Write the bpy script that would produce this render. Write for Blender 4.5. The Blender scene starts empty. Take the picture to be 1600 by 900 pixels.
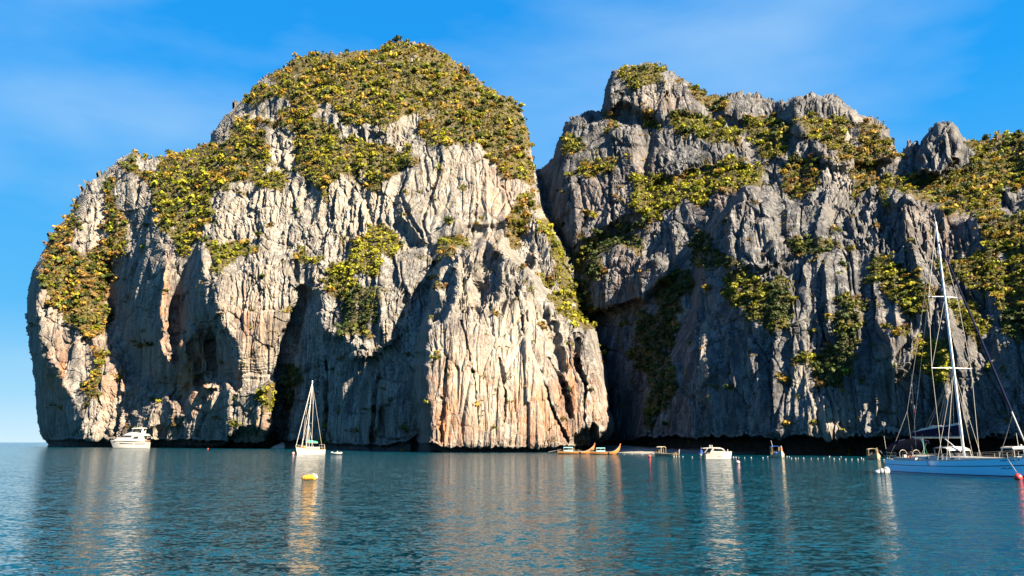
import bpy, math, random
import numpy as np
from mathutils import Vector, Matrix

random.seed(7)
RNG = np.random.default_rng(7)
S = bpy.context.scene
COL = S.collection
R = math.radians

# ------------------------------------------------------------------ camera
F = 1160.0                       # focal length in photo pixels (photo is 1600 px wide)
PITCH = R(11.746)
EYE = 3.2
cam_d = bpy.data.cameras.new("camera")
cam = bpy.data.objects.new("camera", cam_d)
COL.objects.link(cam)
cam.location = (0, 0, EYE)
cam.rotation_euler = (R(90) + PITCH, 0, 0)
cam_d.sensor_width = 36.0
cam_d.lens = 36.0 * F / 1600.0
cam_d.clip_start = 0.1
cam_d.clip_end = 60000
S.camera = cam

# ------------------------------------------------------------------ light
SUN_AZ = R(42)                   # from the right-hand axis towards the viewer
SUN_EL = R(34)
to_sun = Vector((math.cos(SUN_AZ) * math.cos(SUN_EL), -math.sin(SUN_AZ) * math.cos(SUN_EL), math.sin(SUN_EL)))
sun_d = bpy.data.lights.new("sun", 'SUN')
sun_d.energy = 5.0
sun_d.angle = R(0.5)
sun_d.color = (1.0, 0.83, 0.61)
sun = bpy.data.objects.new("sun", sun_d)
COL.objects.link(sun)
sun.rotation_euler = to_sun.to_track_quat('Z', 'Y').to_euler()
sun.location = (200, -200, 300)

W = bpy.data.worlds.new("World")
S.world = W
W.use_nodes = True
nt = W.node_tree
for n in list(nt.nodes):
    nt.nodes.remove(n)
sky = nt.nodes.new('ShaderNodeTexSky')
sky.sky_type = 'NISHITA'
sky.sun_disc = False
sky.sun_elevation = SUN_EL
sky.sun_rotation = math.atan2(to_sun.x, to_sun.y)
sky.air_density = 1.0
sky.dust_density = 0.2
sky.ozone_density = 2.5
hsv = nt.nodes.new('ShaderNodeHueSaturation')
hsv.inputs['Hue'].default_value = 0.49
hsv.inputs['Saturation'].default_value = 0.95
hsv.inputs['Value'].default_value = 4.5
bg = nt.nodes.new('ShaderNodeBackground')
bg.inputs['Strength'].default_value = 0.10
wo = nt.nodes.new('ShaderNodeOutputWorld')
# thin high cirrus, the same all round the sky
tc = nt.nodes.new('ShaderNodeTexCoord')
mp = nt.nodes.new('ShaderNodeMapping')
mp.inputs['Rotation'].default_value = (0.3, 0.5, 0.4)
mp.inputs['Scale'].default_value = (1.2, 2.2, 4.5)
cn = nt.nodes.new('ShaderNodeTexNoise')
cn.inputs['Scale'].default_value = 1.3
cn.inputs['Detail'].default_value = 5
cn.inputs['Roughness'].default_value = 0.5
cr = nt.nodes.new('ShaderNodeMapRange')
cr.inputs['From Min'].default_value = 0.42
cr.inputs['From Max'].default_value = 0.8
cr.inputs['To Min'].default_value = 0.0
cr.inputs['To Max'].default_value = 0.5
cm = nt.nodes.new('ShaderNodeMix')
cm.data_type = 'RGBA'
cm.inputs['B'].default_value = (1.1, 1.45, 1.68, 1)
nt.links.new(tc.outputs['Generated'], mp.inputs['Vector'])
nt.links.new(mp.outputs['Vector'], cn.inputs['Vector'])
nt.links.new(cn.outputs['Fac'], cr.inputs['Value'])
cl = nt.nodes.new('ShaderNodeMix')
cl.data_type = 'RGBA'
cl.blend_type = 'DARKEN'
cl.inputs['Factor'].default_value = 1.0
# the sky keeps below the brightness it has in view at each height, the same all round
geo = nt.nodes.new('ShaderNodeTexCoord')
sxyz = nt.nodes.new('ShaderNodeSeparateXYZ')
ramp = nt.nodes.new('ShaderNodeValToRGB')
els = ramp.color_ramp.elements
K = 1.0 / 6.06
stops = ((0.0, (0.66, 0.88, 1.0)), (0.055, (0.36, 0.72, 0.98)), (0.16, (0.115, 0.52, 0.97)), (0.42, (0.020, 0.37, 0.95)), (1.0, (0.003, 0.17, 0.66)))
while len(els) < len(stops): els.new(0.5)
for e_, (p_, c_) in zip(els, stops):
    e_.position = p_; e_.color = (*[v * K for v in c_], 1)
sc10 = nt.nodes.new('ShaderNodeVectorMath'); sc10.operation = 'SCALE'; sc10.inputs['Scale'].default_value = 10.0
nt.links.new(geo.outputs['Generated'], sxyz.inputs['Vector'])
nt.links.new(sxyz.outputs['Z'], ramp.inputs['Fac'])
nt.links.new(ramp.outputs['Color'], sc10.inputs[0])
nt.links.new(sc10.outputs['Vector'], cl.inputs['B'])
nt.links.new(sky.outputs['Color'], hsv.inputs['Color'])
nt.links.new(hsv.outputs['Color'], cl.inputs['A'])
nt.links.new(cl.outputs['Result'], cm.inputs['A'])
nt.links.new(cr.outputs['Result'], cm.inputs['Factor'])
nt.links.new(cm.outputs['Result'], bg.inputs['Color'])
nt.links.new(bg.outputs['Background'], wo.inputs['Surface'])

S.view_settings.view_transform = 'Standard'
S.view_settings.look = 'None'
S.view_settings.gamma = 1.0
S.view_settings.exposure = 2.6
S.render.engine = 'CYCLES'
S.cycles.max_bounces = 5
S.cycles.diffuse_bounces = 1
S.cycles.glossy_bounces = 3
S.cycles.transmission_bounces = 2
S.cycles.transparent_max_bounces = 4
S.cycles.caustics_reflective = False
S.cycles.caustics_refractive = False
S.cycles.sample_clamp_indirect = 4.0

# ------------------------------------------------------------------ helpers
def tag(o, label=None, cat=None, group=None, kind=None):
    if label: o['label'] = label
    if cat: o['category'] = cat
    if group: o['group'] = group
    if kind: o['kind'] = kind
    return o

def tans(x, y):
    """X/Y and (Z-EYE)/Y of the sight line through photo pixel x, y"""
    cx = (np.asarray(x, dtype=np.float64) - 800.0) / F
    cy = (450.0 - np.asarray(y, dtype=np.float64)) / F
    dy = math.cos(PITCH) - cy * math.sin(PITCH)
    dz = math.sin(PITCH) + cy * math.cos(PITCH)
    return cx / dy, dz / dy

def at(x, y, D):
    tx, tz = tans(x, y)
    return Vector((float(tx) * D, D, EYE + float(tz) * D))

def on_water(x, y, z=0.0):
    tx, tz = tans(x, y)
    D = (z - EYE) / float(tz)
    return Vector((float(tx) * D, D, z))

def np_mesh(name, verts, faces, mats=(), attrs=None, cols=None, parent=None, smooth=False, mat_idx=None):
    """verts (n,3), faces (m,3 or 4) -> linked object"""
    me = bpy.data.meshes.new(name)
    verts = np.ascontiguousarray(verts, dtype=np.float32)
    faces = np.ascontiguousarray(faces, dtype=np.int32)
    k = faces.shape[1]
    me.vertices.add(len(verts))
    me.vertices.foreach_set('co', verts.ravel())
    me.loops.add(faces.size)
    me.loops.foreach_set('vertex_index', faces.ravel())
    me.polygons.add(len(faces))
    me.polygons.foreach_set('loop_start', np.arange(0, faces.size, k, dtype=np.int32))
    me.polygons.foreach_set('loop_total', np.full(len(faces), k, dtype=np.int32))
    if mat_idx is not None:
        me.polygons.foreach_set('material_index', np.ascontiguousarray(mat_idx, dtype=np.int32))
    me.polygons.foreach_set('use_smooth', np.full(len(faces), smooth, dtype=bool))
    for m in mats:
        me.materials.append(m)
    for an, av in (attrs or {}).items():
        a = me.attributes.new(an, 'FLOAT', 'POINT')
        a.data.foreach_set('value', np.ascontiguousarray(av, dtype=np.float32))
    for an, av in (cols or {}).items():
        a = me.attributes.new(an, 'FLOAT_COLOR', 'POINT')
        c4 = np.ones((len(verts), 4), dtype=np.float32)
        c4[:, :3] = av
        a.data.foreach_set('color', c4.ravel())
    me.update(calc_edges=True)
    me.validate()
    o = bpy.data.objects.new(name, me)
    COL.objects.link(o)
    if parent is not None:
        o.parent = parent
    return o

# gradient noise on arrays
_perm = np.random.default_rng(3).permutation(256).astype(np.int32)
_perm = np.concatenate([_perm, _perm, _perm])
_g = np.random.default_rng(4).normal(size=(256, 3)).astype(np.float32)
_g /= np.linalg.norm(_g, axis=1)[:, None]

def pn(x, y, z, seed=0):
    x = np.asarray(x, np.float32) + 117.3 + seed * 13.7
    y = np.asarray(y, np.float32) + 71.9 + seed * 7.1
    z = np.asarray(z, np.float32) + 33.1 + seed * 3.3
    xi = np.floor(x).astype(np.int32); yi = np.floor(y).astype(np.int32); zi = np.floor(z).astype(np.int32)
    xf = x - xi; yf = y - yi; zf = z - zi
    u = xf * xf * xf * (xf * (xf * 6 - 15) + 10)
    v = yf * yf * yf * (yf * (yf * 6 - 15) + 10)
    w = zf * zf * zf * (zf * (zf * 6 - 15) + 10)
    out = None
    acc = 0
    for dx in (0, 1):
        a = _perm[(xi + dx) & 255]
        wx = u if dx else 1 - u
        for dy in (0, 1):
            b = _perm[a + ((yi + dy) & 255)]
            wy = v if dy else 1 - v
            for dz in (0, 1):
                g = _g[_perm[b + ((zi + dz) & 255)]]
                d = g[..., 0] * (xf - dx) + g[..., 1] * (yf - dy) + g[..., 2] * (zf - dz)
                acc = acc + d * wx * wy * (w if dz else 1 - w)
    return acc * 1.6

def cells(x, y, z, seed=0):
    """nearest random cell: (random value of the cell, distance to its seed, gap to the next one)"""
    x = np.asarray(x, np.float32) + 211.7 + seed * 5.3; y = np.asarray(y, np.float32) + 91.1; z = np.asarray(z, np.float32) + 47.9 + seed
    xi = np.floor(x).astype(np.int32); yi = np.floor(y).astype(np.int32); zi = np.floor(z).astype(np.int32)
    xf = x - xi; yf = y - yi; zf = z - zi
    f1 = np.full(x.shape, 9.0, np.float32); f2 = f1.copy(); val = np.zeros(x.shape, np.float32)
    for dx in (-1, 0, 1):
        a = _perm[(xi + dx) & 255]
        for dy in (-1, 0, 1):
            b = _perm[a + ((yi + dy) & 255)]
            for dz in (-1, 0, 1):
                hsh = _perm[b + ((zi + dz) & 255)]
                g = _g[hsh]
                d = (g[..., 0] * 0.4 + 0.5 + dx - xf) ** 2 + (g[..., 1] * 0.4 + 0.5 + dy - yf) ** 2 + (g[..., 2] * 0.4 + 0.5 + dz - zf) ** 2
                near = d < f1
                f2 = np.where(near, f1, np.minimum(f2, d))
                val = np.where(near, hsh / 255.0, val)
                f1 = np.where(near, d, f1)
    return val, np.sqrt(f1), np.sqrt(f2) - np.sqrt(f1)

def inpoly(px, py, poly):
    px = np.asarray(px); py = np.asarray(py)
    ins = np.zeros(px.shape, bool)
    n = len(poly)
    for i in range(n):
        x0, y0 = poly[i]; x1, y1 = poly[(i + 1) % n]
        if y0 == y1: continue
        c = ((y0 > py) != (y1 > py)) & (px < (x1 - x0) * (py - y0) / (y1 - y0) + x0)
        ins ^= c
    return ins

def blur(a, r, n=2):
    """box blur, radius r cells, n passes"""
    if r < 1: return a
    k = 2 * r + 1
    for _ in range(n):
        for ax in (0, 1):
            p = np.pad(a, [(r + 1, r) if i == ax else (0, 0) for i in (0, 1)], mode='edge')
            c = np.cumsum(p, axis=ax, dtype=np.float64)
            if ax == 0: a = (c[k:] - c[:-k]) / k
            else: a = (c[:, k:] - c[:, :-k]) / k
    return a

def bil(gx0, gy0, st, A, x, y):
    fx = np.clip((x - gx0) / st, 0, A.shape[1] - 1.001); fy = np.clip((y - gy0) / st, 0, A.shape[0] - 1.001)
    ix = fx.astype(int); iy = fy.astype(int); ax = fx - ix; ay = fy - iy
    return (A[iy, ix] * (1 - ax) * (1 - ay) + A[iy, ix + 1] * ax * (1 - ay) + A[iy + 1, ix] * (1 - ax) * ay + A[iy + 1, ix + 1] * ax * ay)

# ------------------------------------------------------------------ materials
def new_mat(name):
    m = bpy.data.materials.new(name)
    m.use_nodes = True
    b = m.node_tree.nodes.get('Principled BSDF')
    return m, m.node_tree, b

def plain(name, col, rough=0.5, metal=0.0, var=0.12, scale=3.0, coat=0.0):
    """paint, cloth or metal with faint wear"""
    m, t, b = new_mat(name)
    tcn = t.nodes.new('ShaderNodeTexCoord')
    nz = t.nodes.new('ShaderNodeTexNoise'); nz.inputs['Scale'].default_value = scale; nz.inputs['Detail'].default_value = 4
    mx = t.nodes.new('ShaderNodeMix'); mx.data_type = 'RGBA'
    mx.inputs['A'].default_value = (*[c * (1 - var) for c in col], 1)
    mx.inputs['B'].default_value = (*[min(1, c * (1 + var)) for c in col], 1)
    t.links.new(tcn.outputs['Object'], nz.inputs['Vector'])
    t.links.new(nz.outputs['Fac'], mx.inputs['Factor'])
    t.links.new(mx.outputs['Result'], b.inputs['Base Color'])
    b.inputs['Roughness'].default_value = rough
    b.inputs['Metallic'].default_value = metal
    if coat: b.inputs['Coat Weight'].default_value = coat
    return m

def rock_material(name, light, dark, tan):
    m, t, b = new_mat(name)
    N, L = t.nodes, t.links
    tcn = N.new('ShaderNodeTexCoord')
    def noise(scale, zs, detail=4, rough=0.55):
        mpn = N.new('ShaderNodeMapping'); mpn.inputs['Scale'].default_value = (scale, scale, scale * zs)
        L.new(tcn.outputs['Object'], mpn.inputs['Vector'])
        nz = N.new('ShaderNodeTexNoise'); nz.inputs['Scale'].default_value = 1.0
        nz.inputs['Detail'].default_value = detail; nz.inputs['Roughness'].default_value = rough
        L.new(mpn.outputs['Vector'], nz.inputs['Vector'])
        return nz.outputs['Fac']
    def rng(v, a, bb, c=0.0, d=1.0):
        r = N.new('ShaderNodeMapRange'); r.inputs['From Min'].default_value = a; r.inputs['From Max'].default_value = bb
        r.inputs['To Min'].default_value = c; r.inputs['To Max'].default_value = d
        L.new(v, r.inputs['Value']); return r.outputs['Result']
    def mix(fac, a, bb):
        x = N.new('ShaderNodeMix'); x.data_type = 'RGBA'
        L.new(fac, x.inputs['Factor'])
        for k, v in (('A', a), ('B', bb)):
            if isinstance(v, tuple): x.inputs[k].default_value = (*v, 1)
            else: L.new(v, x.inputs[k])
        return x.outputs['Result']
    def attr(n):
        a = N.new('ShaderNodeAttribute'); a.attribute_name = n; return a.outputs['Fac']
    def mul(a, bb):
        x = N.new('ShaderNodeMath'); x.operation = 'MULTIPLY'; L.new(a, x.inputs[0])
        if isinstance(bb, float): x.inputs[1].default_value = bb
        else: L.new(bb, x.inputs[1])
        return x.outputs[0]
    c = mix(rng(noise(0.16, 0.22, 5), 0.42, 0.62), light, dark)               # big grey weathering
    c = mix(rng(noise(0.55, 0.12, 4), 0.48, 0.66, 0, 0.85), c, tuple(0.5 * v for v in dark))   # dark run-off streaks
    c = mix(rng(noise(1.1, 0.07, 3), 0.53, 0.63, 0, 0.75), c, tuple(0.4 * v for v in dark))    # thin streaks
    crk = N.new('ShaderNodeMath'); crk.operation = 'COMPARE'; crk.inputs[1].default_value = 0.5; crk.inputs[2].default_value = 0.022
    L.new(noise(0.22, 2.6, 3), crk.inputs[0])
    c = mix(mul(crk.outputs[0], 0.6), c, tuple(0.4 * v for v in dark))                          # bedding cracks
    c = mix(rng(noise(0.06, 0.35, 3), 0.5, 0.7, 0, 0.6), c, tan)              # iron-tinted zones
    c = mix(mul(attr('stain'), rng(noise(0.35, 0.14, 5), 0.35, 0.6)), c, (0.25, 0.108, 0.042))
    c = mix(mul(attr('pale_lit'), rng(noise(0.3, 0.15, 4), 0.3, 0.6, 0.3, 1.0)), c, (0.2808, 0.2496, 0.2067))  # pale rock; sunlit faces and fins are brightened in colour too
    c = mix(mul(attr('notch_shade'), 0.85), c, (0.03, 0.028, 0.027))  # shade under the overhang, put into the rock colour
    soil = mix(noise(0.4, 1.0, 4), (0.030, 0.030, 0.008), (0.075, 0.052, 0.014))
    c = mix(mul(attr('veg'), 0.85), c, soil)
    L.new(c, b.inputs['Base Color'])
    b.inputs['Roughness'].default_value = 0.92
    b.inputs['Specular IOR Level'].default_value = 0.2
    bp = N.new('ShaderNodeBump'); bp.inputs['Strength'].default_value = 0.9; bp.inputs['Distance'].default_value = 1.3
    h1 = noise(1.3, 0.14, 5, 0.65)
    L.new(h1, bp.inputs['Height'])
    L.new(bp.outputs['Normal'], b.inputs['Normal'])
    return m

M_ROCK = rock_material('limestone', (0.225, 0.217, 0.202), (0.096, 0.094, 0.092), (0.190, 0.158, 0.118))
M_KARST = rock_material('grey_karst', (0.142, 0.145, 0.149), (0.048, 0.051, 0.057), (0.112, 0.106, 0.098))

# ------------------------------------------------------------------ the cliffs
def depth_field(x0, x1, y0, y1, st, ctrl, facets, lam, pdef, qdef, vegpolys, adds):
    gx = np.arange(x0, x1 + st, st, dtype=np.float64); gy = np.arange(y0, y1 + st, st, dtype=np.float64)
    X, Y = np.meshgrid(gx, gy)
    c = np.array(ctrl, dtype=np.float64)
    if x0 < 100: c[:, 2] *= np.interp(c[:, 0] + 0.25 * np.minimum(0, c[:, 1] - 400), [60, 300, 440, 570], [0.88, 0.855, 0.855, 1.0])
    # smooth interpolation of the surveyed distances (thin-plate spline on log distance)
    sc = 200.0
    def phi(r2):
        return np.where(r2 > 0, r2 * np.log(np.maximum(r2, 1e-12)), 0.0)
    cx, cy = c[:, 0] / sc, c[:, 1] / sc
    n = len(c)
    A = np.zeros((n + 3, n + 3)); A[:n, :n] = phi((cx[:, None] - cx) ** 2 + (cy[:, None] - cy) ** 2)
    A[:n, :n] += np.eye(n) * 0.02
    A[:n, n] = 1; A[:n, n + 1] = cx; A[:n, n + 2] = cy; A[n:, :n] = A[:n, n:].T
    w = np.linalg.solve(A, np.concatenate([np.log(c[:, 2]), [0, 0, 0]]))
    D0 = np.zeros_like(X) + w[n] + w[n + 1] * X / sc + w[n + 2] * Y / sc
    for i in range(n):
        D0 += w[i] * phi((X / sc - cx[i]) ** 2 + (Y / sc - cy[i]) ** 2)
    D0 = np.exp(D0)
    P = np.full(X.shape, pdef); Q = np.full(X.shape, qdef)
    veg = np.zeros(X.shape)
    Xw = X + 9 * pn(X / 26, Y / 26, X * 0, 80) + 6 * pn(X / 10, Y / 10, X * 0, 81)
    Yw = Y + 9 * pn(X / 26, Y / 26, X * 0, 82) + 6 * pn(X / 10, Y / 10, X * 0, 83)
    for poly in vegpolys:
        veg[inpoly(Xw, Yw, poly)] = 1
    for poly in BARE:
        veg[inpoly(Xw, Yw, poly)] = 0
    veg = blur(veg, 2)
    Q += veg * 0.55
    Xj = X + 4 * pn(X / 13, Y / 13, X * 0, 84) + 2.5 * pn(X / 6, Y / 9, X * 0, 85)
    Yj = Y + 5 * pn(X / 11, Y / 16, X * 0, 86) + 4 * pn(X / 5, Y / 20, X * 0, 87)
    for poly, p, q in facets:
        m = inpoly(Xj, Yj, poly)
        P[m] = p
        if q is not None: Q[m] = q
    P = blur(P, 1, 1); Q = blur(Q, 1, 1)
    tx, tz = tans(X, Y)
    D = D0
    for _ in range(2):
        dtx = np.gradient(tx, axis=1); dtz = -np.gradient(tz, axis=0)
        gxx = P * D * dtx / np.clip(1 - P * tx, 0.3, 3)
        gup = Q * D * dtz / np.clip(1 - Q * tz, 0.35, 3)
        gyy = -gup
        # screened Poisson on the even extension
        H, Wd = X.shape
        div = np.zeros_like(X)
        gxh = 0.5 * (gxx[:, 1:] + gxx[:, :-1]); gyh = 0.5 * (gyy[1:] + gyy[:-1])
        div[:, :-1] += gxh; div[:, 1:] -= gxh
        div[:-1] += gyh; div[1:] -= gyh
        rhs = div - lam * D0
        ext = np.concatenate([np.concatenate([rhs, rhs[:, ::-1]], 1), np.concatenate([rhs, rhs[:, ::-1]], 1)[::-1]], 0)
        fx = 2 * np.cos(np.pi * np.arange(2 * Wd) / Wd) - 2
        fy = 2 * np.cos(np.pi * np.arange(2 * H) / H) - 2
        den = fx[None, :] + fy[:, None] - lam
        D = np.real(np.fft.ifft2(np.fft.fft2(ext) / den))[:H, :Wd]
    for poly, add, br in adds:
        m = inpoly(Xj, Yj, poly).astype(float)
        D = D + blur(m, br) * add
    return gx, gy, D, veg

def build_cliff(name, box, st, ctrl, facets, lam, pdef, qdef, vegpolys, adds, outline, notch, curl, amp, cracks, mat,
                stains, pale_lits, calms=(), zk=1.0, hs=1.0, dref=360.0, back=70.0):
    x0, x1, y0, y1 = box
    gx, gy, Dc, vegc = depth_field(x0, x1, y0, y1, 2.0, ctrl, facets, lam, pdef, qdef, vegpolys, adds)
    xs_ = np.arange(x0, min(x1, 1640), st)
    if x1 > 1640: xs_ = np.concatenate([xs_, np.arange(xs_[-1] + 4, x1, 4.0)])
    X, Y = np.meshgrid(xs_, np.arange(y0, y1, st))
    D = bil(x0, y0, 2.0, Dc, X, Y)
    veg = bil(x0, y0, 2.0, vegc, X, Y)
    # outline with a rough natural edge
    jx = X + 2.2 * pn(X / 9, Y / 9, X * 0, 1) + 1.4 * pn(X / 3.5, Y / 3.5, X * 0, 2)
    jy = Y + 2.2 * pn(X / 9, Y / 9, X * 0 + 5, 3) + 1.4 * pn(X / 3.5, Y / 3.5, X * 0 + 5, 4)
    ins = inpoly(jx, jy, outline)
    # the surface rolls away towards the outline
    e = np.array(outline, dtype=np.float64)
    d2 = np.full(X.shape, 1e9)
    for i in range(len(e)):
        a, b_ = e[i], e[(i + 1) % len(e)]
        if (a[1] > y1 - 25 and b_[1] > y1 - 25) or (a[0] > 2450 and b_[0] > 2450): continue
        ab = b_ - a; L2 = max(1e-9, (ab ** 2).sum())
        tt = np.clip(((X - a[0]) * ab[0] + (Y - a[1]) * ab[1]) / L2, 0, 1)
        d2 = np.minimum(d2, (X - a[0] - tt * ab[0]) ** 2 + (Y - a[1] - tt * ab[1]) ** 2)
    dist = np.sqrt(d2)
    wpx, cm_ = curl
    s = np.clip(1 - dist / wpx, 0, 1)
    D = D + cm_ * (1 - np.sqrt(np.maximum(0, 1 - s ** 2))) * D / 400
    # wave-cut notch along the waterline
    nx = np.array(notch, dtype=np.float64)
    ytop = np.interp(X, nx[:, 0], nx[:, 1]) + 3.2 * pn(X / 24, X * 0, X * 0, 8) + 1.6 * pn(X / 6, X * 0, X * 0, 9)
    ndep = np.interp(X, nx[:, 0], nx[:, 2])
    notch_shade = np.clip((Y - ytop + 1.0) / 2.5, 0, 1)  # mask for the painted shade inside the notch
    D = D + ndep * np.clip((Y - ytop) / 3.0, 0, 1) ** 0.6
    for pts, wd, dp in cracks:
        for (ax, ay), (bx, by) in zip(pts[:-1], pts[1:]):
            ab = np.array([bx - ax, by - ay]); L2 = (ab ** 2).sum()
            xx = X + 1.5 * pn(X / 8, Y / 8, X * 0, 12)
            tt = np.clip(((xx - ax) * ab[0] + (Y - ay) * ab[1]) / L2, 0, 1)
            dd = np.sqrt((xx - ax - tt * ab[0]) ** 2 + (Y - ay - tt * ab[1]) ** 2)
            D = D + dp * np.clip(1 - dd / wd, 0, 1)
    tx, tz = tans(X, Y)
    P = np.stack([tx * D, D, EYE + tz * D], -1)
    # normals of the large form
    Pb = np.stack([blur(P[..., i], 2, 1) for i in range(3)], -1)
    gu = np.gradient(Pb, axis=1); gv = np.gradient(Pb, axis=0)
    Nn = np.cross(gu, gv)
    Nn /= np.maximum(1e-9, np.linalg.norm(Nn, axis=-1))[..., None]
    flip = (Nn * P).sum(-1) > 0
    Nn[flip] *= -1
    # along the wall, into the rock, height: flutes follow the wall down instead of cutting straight through a leaning face
    x, y, z = tx * dref / hs, P[..., 1] / (5.0 * hs), P[..., 2] / hs
    wx = x + 4 * pn(x / 35, y / 35, z / 90, 20); wy = y + 1.5 * pn(x / 35, y / 35, z / 90, 21); wz = z + 5 * pn(x / 25, y / 25, z / 25, 22)
    def ridge(v): return 1 - np.minimum(1, np.abs(v) * 2.2)
    wild = np.clip(0.5 + 1.2 * pn(x / 45, y / 45, z / 60, 60), 0.15, 1)                      # slabs here, broken rock there
    # full-height pillars and flutes: the relief changes fast along the wall and slowly with height
    h = 5.0 * (ridge(pn(wx / 26, wy / 26, wz / 240, 30)) - 0.5)
    h += 3.0 * (ridge(pn(wx / 10.5, wy / 10.5, wz / 150, 31)) - 0.5)
    # fractures cut the flutes into blocks and slabs of very different size
    bv, bf, bgap = cells(wx / 15, wy / 15, wz / 26 + 0.25 * pn(x / 18, y / 18, z / 18, 64), 7)
    bv2, bf2, bgap2 = cells(wx / 6.5 + 0.3 * bv, wy / 6.5, wz / 9, 8)
    h += 2.4 * (bv - 0.5) + 1.1 * (bv2 - 0.5) * wild - 1.2 * np.clip(1 - bgap / 0.06, 0, 1) - 0.8 * wild * np.clip(1 - bgap2 / 0.07, 0, 1)
    slab = np.clip((((bv * 53.3) % 1.0) - 0.25) / 0.3, 0.25, 1)
    wx = wx + 11 * bv
    h += slab * 1.8 * (ridge(pn(wx / 4.4, wy / 4.4, wz / (75 * zk), 33)) - 0.5)
    h += slab * 1.0 * (ridge(pn(wx / 2.1, wy / 2.1, wz / (34 * zk), 34)) - 0.5)
    for cs, czs, am, ed_, sd in ((12.0, 150.0, 2.8, 2.2, 1), (5.0, 46.0, 1.8, 1.8, 2), (2.4, 15.0, 0.9, 1.2, 3)):
        v, f1, gap = cells(wx / cs, wy / cs, wz / (czs * zk), sd)
        h += (am * (v - 0.5) - ed_ * np.clip(1 - gap / 0.10, 0, 1)) * (1 if sd == 1 else slab * (0.45 + 0.55 * wild))   # columns parted by open joints
    h += 0.30 * pn(wx / 16, wy / 16, wz / 2.6, 35) + wild ** 2 * (0.45 * pn(wx / 3.2, wy / 3.2, wz / 6.0, 36) + 0.30 * pn(wx / 1.6, wy / 1.6, wz / 3.0, 37))
    st_ = z / 2.7 + 1.3 * pn(x / 30, y / 30, z / 9, 61) + 0.25 * pn(x / 5, y / 5, z / 4, 62)
    h += (st_ - np.floor(st_) - 0.5) * 0.95 * np.clip(0.4 + 1.5 * pn(x / 35, y / 35, z / 25, 63), 0, 1)      # beds with small overhangs
    pits = np.clip(pn(wx / 5, wy / 5, wz / 16, 38) - 0.42, 0, 1)
    h -= 5.0 * pits
    gsl = np.abs(np.gradient(blur(D, 2, 1), axis=1)) / np.gradient(X, axis=1) / (D / F)
    h = h / (1 + (gsl / 3.5) ** 2)
    calm = np.ones(X.shape)
    for poly, v in calms:
        calm = np.where(inpoly(X, Y, poly), v, calm)
    h = h * blur(calm, 5)
    soft = 1 - 0.55 * veg
    damp = np.clip((ytop + 2 - Y) / 6.0, 0.25, 1)
    P = P + Nn * (h * hs * amp * soft * damp)[..., None]
    stain = np.zeros(X.shape); pale_lit = np.zeros(X.shape)
    for (sx, sy, rx, ry, v) in stains:
        stain = np.maximum(stain, v * np.exp(-((X - sx) / rx) ** 2 - ((Y - sy) / ry) ** 2))
    for (sx, sy, rx, ry, v) in pale_lits:
        pale_lit = np.maximum(pale_lit, v * np.exp(-((X - sx) / rx) ** 2 - ((Y - sy) / ry) ** 2))
    H, Wd = X.shape
    idx = np.full(X.shape, -1, np.int64)
    cell = ins[:-1, :-1] & ins[1:, :-1] & ins[:-1, 1:] & ins[1:, 1:]
    used = np.zeros_like(ins)
    used[:-1, :-1] |= cell; used[1:, :-1] |= cell; used[:-1, 1:] |= cell; used[1:, 1:] |= cell
    idx[used] = np.arange(used.sum())
    a, b_, c_, d_ = idx[:-1, :-1][cell], idx[1:, :-1][cell], idx[1:, 1:][cell], idx[:-1, 1:][cell]
    faces = np.stack([a, b_, c_, d_], 1)
    V = P[used]
    vn = veg + 0.75 * pn(X / 24, Y / 17, X * 0, 50) + 0.35 * pn(X / 8, Y / 7, X * 0, 51)
    vn = np.clip((vn - 0.42) / 0.25, 0, 1)
    at_ = {'veg': vn[used], 'stain': stain[used], 'pale_lit': pale_lit[used], 'notch_shade': notch_shade[used]}
    # carry the rim on round the back so that the rock has its real thickness
    ed = np.concatenate([np.stack([a, b_], 1), np.stack([b_, c_], 1), np.stack([c_, d_], 1), np.stack([d_, a], 1)])
    key = np.sort(ed, 1); k1 = key[:, 0] * (len(V) + 1) + key[:, 1]
    u, inv, cnt = np.unique(k1, return_inverse=True, return_counts=True)
    rim = ed[cnt[inv] == 1]
    cen = V.mean(0)
    nv = len(V); layers = [V]; fl = [faces]
    rv = np.unique(rim); mp_ = {}
    prev = np.full(nv, -1, np.int64); prev[rv] = rv
    base = V[rv]
    for k, (dy, sh) in enumerate(((0.12, 0.985), (0.4, 0.95), (1.0, 0.86))):
        nb = base.copy()
        dirv = nb[:, :2] / np.linalg.norm(nb[:, :2], axis=1)[:, None]
        nb[:, :2] += dirv * back * dy
        nb[:, 0] = cen[0] * (nb[:, 1] / cen[1]) * (1 - sh) + nb[:, 0] * sh
        nb[:, 2] = np.where(nb[:, 2] > 2, nb[:, 2] * sh - 2 * dy, nb[:, 2])
        start = sum(len(q) for q in layers)
        cur = np.full(nv, -1, np.int64); cur[rv] = start + np.arange(len(rv))
        layers.append(nb)
        fl.append(np.stack([prev[rim[:, 1]], prev[rim[:, 0]], cur[rim[:, 0]], cur[rim[:, 1]]], 1))
        prev = cur
        for kk in at_: at_[kk] = np.concatenate([at_[kk], at_[kk][:nv][rv]])
    o = np_mesh(name, np.concatenate(layers), np.concatenate(fl), [mat], attrs=at_)
    # what the planting needs to look places up
    return o, dict(xs=xs_, x0=x0, y0=y0, st=st, P=P, N=Nn, ins=used, veg=veg, X=X, Y=Y)

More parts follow.
